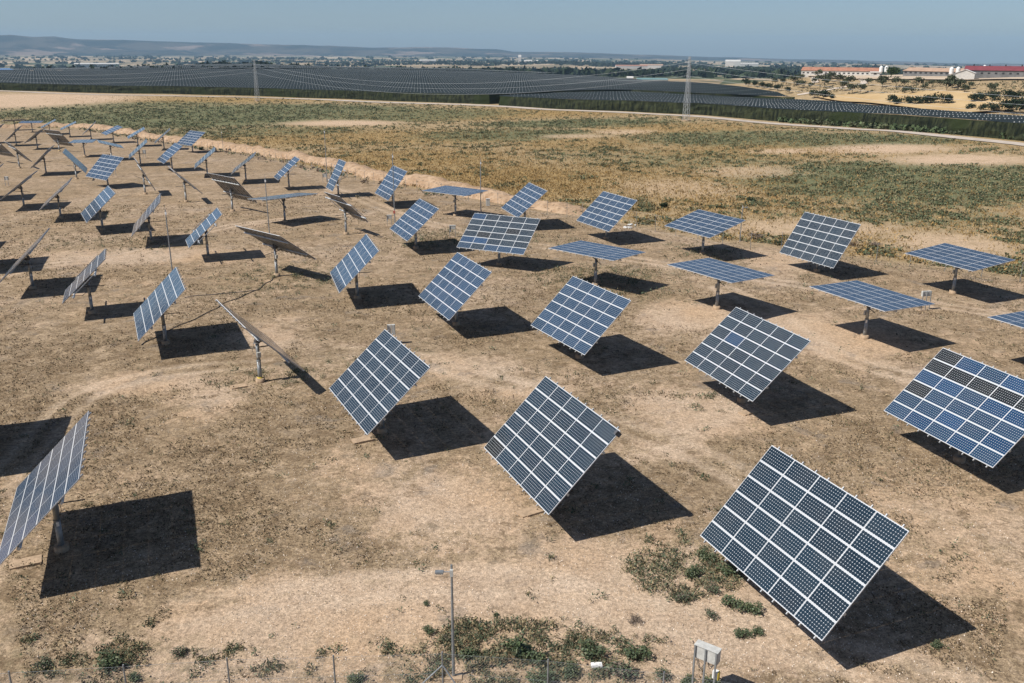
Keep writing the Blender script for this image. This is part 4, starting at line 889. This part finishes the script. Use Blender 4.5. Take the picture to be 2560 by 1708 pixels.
SHR=[(22.6,132.2,1.7,'k','round dark green shrub alone in the dry field above the gently sloping panel'),(36.8,138.3,1.6,'k','round dark green shrub in the dry field above the lamp post'),
(.3,28.8,1.25,'g','big green shrub left of the white plastic block behind a fence post'),(.8,28.3,1.0,'g','lower green shrub touching the large one left of the white block'),(3.0,28.6,1.2,'g','largest green shrub directly behind the white plastic block'),(2.2,27.6,.9,'g','green shrub just left of the white plastic block'),(1.1,27.2,1.0,'g','green shrub at the very bottom right of the fourth fence post'),
(-15.1,28.2,1.15,'g','big green shrub near the bottom left corner, right of the first post'),(-17.6,28.2,.8,'m','grey green shrub nearest the bottom left corner'),(-12.7,28.8,.75,'m','small grey green shrub at bottom left between two posts'),(-5.7,27.3,.75,'g','green shrub on the bottom edge left of the braced post'),(-13.9,27.5,.65,'g','small green shrub on the bottom edge behind the second post'),(4.8,28.4,.95,'g','green shrub at the bottom left of the box rack'),(4.2,27.5,1.3,'m','grey mixed shrub at the bottom left of the box rack'),(-1.5,28.6,.85,'g','green shrub just right of the grey lamp post'),
(-3.3,30.1,.55,'g','small green shrub left of the grey lamp post, upper one'),(-2.6,29.6,.55,'m','small shrub left of the grey lamp post, lower one'),(-.6,31.2,.35,'g','tiny green tuft right of the lamp post in gravel'),(-3.5,32.0,.35,'g','tiny round green tuft left of the lamp post in gravel'),
(8.75,35.3,.95,'g','upper bushy green shrub at the left corner of the nearest panel'),(7.9,33.9,1.0,'g','green shrub left of the nearest panel, second from top'),(9.6,34.2,1.05,'g','dark green shrub under the left edge of the nearest panel'),(7.2,32.2,.85,'m','sparse shrub left of the nearest panel'),(8.5,32.8,.8,'m','sparse shrub left of the nearest panel below the bushy ones'),(9.1,31.6,.95,'g','green patch of shrub below the left edge of the nearest panel'),(9.9,31.3,.9,'g','right green shrub below the left edge of the nearest panel'),(8.1,31.0,.7,'m','low shrub at the lower left of the green patch'),(9.1,29.7,.7,'g','small green shrub between the green patch and the box rack'),(9.7,29.9,.6,'g','small green shrub right of that between patch and rack'),(16.3,29.0,.6,'g','small green tuft near the tip of the nearest shadow'),
(5.6,27.3,.8,'m','mixed shrub beside the last bottom fence post'),(7.3,26.9,.8,'g','green shrub at the foot of the box rack'),(6.4,27.0,.7,'g','green shrub in front of the box rack posts'),(5.0,30.8,.75,'d','oval heap of grey dead brush in the gravel'),(-79.9,233.6,1.8,'k','dark shrub on the earth bank beyond the overlapping pale panels, left one'),(-75.5,229.6,1.5,'k','dark shrub on the earth bank beyond the overlapping pale panels, right one'),
(29.5,107.5,2.2,'d','brown tumbled brush by the far fence left of the lamp post'),(40,104,1.8,'d','grey brown brush by the far fence right of the dark panel, left one'),(42.5,103,1.6,'d','grey brown brush by the far fence right of the dark panel, right one'),(31.5,104.2,1.2,'k','dark low shrub right of the lamp post foot')]
for i,(x,y,s,k,lab) in enumerate(SHR):
    o=bpy.data.objects.new('shrub',SH[k][i%len(SH[k])]); COL.objects.link(o); o.location=(x,y,hz(x,y)-.03); o.rotation_euler=(0,0,random.random()*6.28); o.scale=(s*1.15,s*1.0,s*(.85 if k!='d' else .6)); tag(o,lab,'shrub')
# ---------------------------------------------------------------- weeds (uncountable)
def scatter(n,rmin,rmax,amax,pw=1.):
    u=rng.random(n); r=rmin*(rmax/rmin)**u; a=np.radians(rng.uniform(-amax,amax,n)); return r*np.sin(a),r*np.cos(a),r
def tufts(name,x,y,r,size,k,cols,label,flat=.5,up=.3,asp=.6,spread=1.):
    n=len(x); z=height(x,y); C=np.repeat(np.stack([x,y,z],1),k,0); S=np.repeat(size,k)
    off=rng.normal(size=(n*k,3))*S[:,None]*np.array([.5,.5,.0])*spread; off[:,2]=rng.random(n*k)*S*flat+.02
    V=leafquads(C+off,S*rng.uniform(.45,.9,n*k),up,asp); K=np.repeat(cols,k,0)*rng.uniform(.7,1.3,(n*k,1)); o=quads(name,V,K,MAT['veg']); tag(o,label,kind='stuff'); return o
def pick(P,w): P=np.array(P); return P[rng.choice(len(P),size=len(w),p=None) if False else (rng.random(len(w))*len(P)).astype(int)]
# dead litter and low weeds inside the solar field
x,y,r=scatter(520000,24,150,33); fw=field_w(x,y)
dn=fbm(x,y,9,5,3)*.35+fbm(x,y,2.4,33,2)*.25+fbm(x,y,.8,37,3)*.40+.13*blob('weed',x,y)-.22*blob('bare',x,y); k=(fw<.5)&(dn-.5*np.minimum(1,track_w(x,y))>.46+.14*rng.random(len(x)))&(rng.random(len(x))<.5)
x1,y1,r1=x[k],y[k],r[k]; sz=rng.uniform(.03,.10,len(x1))*(1+r1/80); cols=np.where(rng.random((len(x1),1))<.68,np.array([[.12,.088,.055]]),np.array([[.38,.285,.175]])); cols=np.where(rng.random((len(x1),1))<.12,np.array([[.10,.105,.055]]),cols)
tufts('dead_weeds',x1,y1,r1,sz,2,cols,'low dead grey brown weeds covering the sandy ground under the panels',.5,.35,.7); print('dead',len(x1))
tg=blob('tint',x,y); k=(fw<.5)&(tg*.36+fbm(x,y,.9,35,3)*.75+fbm(x,y,.3,39,2)*.4>.84)&(rng.random(len(x))<.4); x2,y2,r2=x[k],y[k],r[k]; sz=rng.uniform(.08,.20,len(x2))*(1+r2/140)
tufts('green_weeds',x2,y2,r2,sz,6,np.array(SAGE+OLIVE+[(.24,.20,.11),(.30,.24,.14),(.20,.17,.10)])[rng.integers(0,10,len(x2))],'patches of low green weeds on the sandy ground',1.0,.9,.32); print('green',len(x2))
# scrub on the slope by the farm
x,y,r_=scatter(60000,330,640,31); k=inpoly(x,y,[(150,600),(192,604),(240,430),(262,380),(215,350),(200,395),(180,470),(150,570)])&(fbm(x,y,9,66,3)>.5)&(rng.random(len(x))<.7); xq,yq=x[k],y[k]; tufts('slope_scrub',xq,yq,r_,rng.uniform(.4,1.1,len(xq)),7,np.array(OLIVE+[(.20,.16,.10),(.16,.13,.08)])[rng.integers(0,5,len(xq))],'low scrub dotted over the dry slope below the farm buildings',.7,.4,.7)
# pebbles
x,y,r=scatter(110000,24,60,33); k=(rng.random(len(x))<.4)&(fbm(x,y,5,51,2)>.42); x3,y3,r3=x[k],y[k],r[k]; tufts('pebbles',x3,y3,r3,rng.uniform(.03,.09,len(x3)),1,np.tile([.70,.61,.51],(len(x3),1)),'pale pebbles scattered over the gravelly foreground',.2,1.5,.8,.2)
# field beyond the bank
x,y,r=scatter(240000,100,620,31); fw=field_w(x,y); gb=blob('green',x,y); gd=blob('gold',x,y); bb=blob('bare',x,y)
road=np.zeros(len(x),bool); RP=smooth(ROAD,8)
for i in range(0,len(x),20000): road[i:i+20000]=(np.min(np.hypot(x[i:i+20000,None]-RP[None,:,0],y[i:i+20000,None]-RP[None,:,1]),1)<7)
beyond=inpoly(x,y,[(p[0],p[1]) for p in ROAD]+[(400,100),(700,700),(-900,1500),(-900,640)]); ok=(fw>.6)&~road&~beyond
nz=fbm(x,y,6,63,3); nz2=fbm(x,y,2.2,64,2);k=ok&(nz*.42+nz2*.53+.13*gb-.08*gd-.35*bb>.47+.20*rng.random(len(x)))&(rng.random(len(x))<.8); xs_,ys_,rs_=x[k],y[k],r[k]
gg=gb[k][:,None]; pal=np.array([(.10,.12,.065),(.13,.145,.08),(.17,.17,.095),(.085,.105,.06),(.22,.19,.11)])[rng.integers(0,5,len(xs_))]
tufts('field_shrubs',xs_,ys_,rs_,rng.uniform(.18,.50,len(xs_))*(.8+rs_/450),7,pal,'low green shrubs covering the wild field behind the panels',.7,.4,.7); print('field',len(xs_))
k=ok&(rng.random(len(x))<.30+.5*gd-.4*bb-.1*gb); xg,yg,rg=x[k],y[k],r[k]; pal=np.array([(.31,.20,.075),(.38,.26,.115),(.26,.175,.075),(.20,.15,.07)])[rng.integers(0,4,len(xg))]
tufts('dry_grass',xg,yg,rg,rng.uniform(.25,.6,len(xg)),4,pal,'golden dry grass covering the field behind the panels',.8,1.4,.35); print('gold',len(xg))
# roadside weeds in front of the right net, and scrub on the berm
P=resample([(137,190),(131,215),(124,250),(112,272),(104,290),(92,318)],260); P=P+rng.normal(size=P.shape)*1.6; P=P+np.array([3.2,1.6])
tufts('roadside_bushes',P[:,0],P[:,1],P[:,0],rng.uniform(.8,1.9,len(P)),22,np.array(GREENS+OLIVE)[rng.integers(0,7,len(P))],'green weeds along the foot of the right net beside the road',.9,.4,.7)
P=resample([(-150,321),(-103,263),(-61,213),(-26.7,164),(-10,143)],240)+rng.normal(size=(240,2))*.9; k=rng.random(240)<.6; P=P[k]; tufts('bank_scrub',P[:,0],P[:,1],P[:,0],rng.uniform(.3,.9,len(P)),12,np.array(SAGE+DEAD)[rng.integers(0,7,len(P))],'grey green scrub along the foot of the earth bank',.9,.4,.6)
# ---------------------------------------------------------------- haze
HAZE=6.0e-5
hb=MB(); hb.box((0,8000,60),(34000,36000,0.0)); 
hm=bpy.data.materials.new('haze_air'); hm.use_nodes=True; t=hm.node_tree; t.nodes.clear(); ou=t.nodes.new('ShaderNodeOutputMaterial'); pv=t.nodes.new('ShaderNodeVolumePrincipled')
pv.inputs['Color'].default_value=(.50,.76,1.0,1); pv.inputs['Density'].default_value=HAZE; pv.inputs['Anisotropy'].default_value=0.0; t.links.new(pv.outputs[0],ou.inputs['Volume'])
hb=MB(); hb.box((0,8500,75),(34000,19500,420)); h=hb.build('haze',hm); tag(h,kind='stuff')
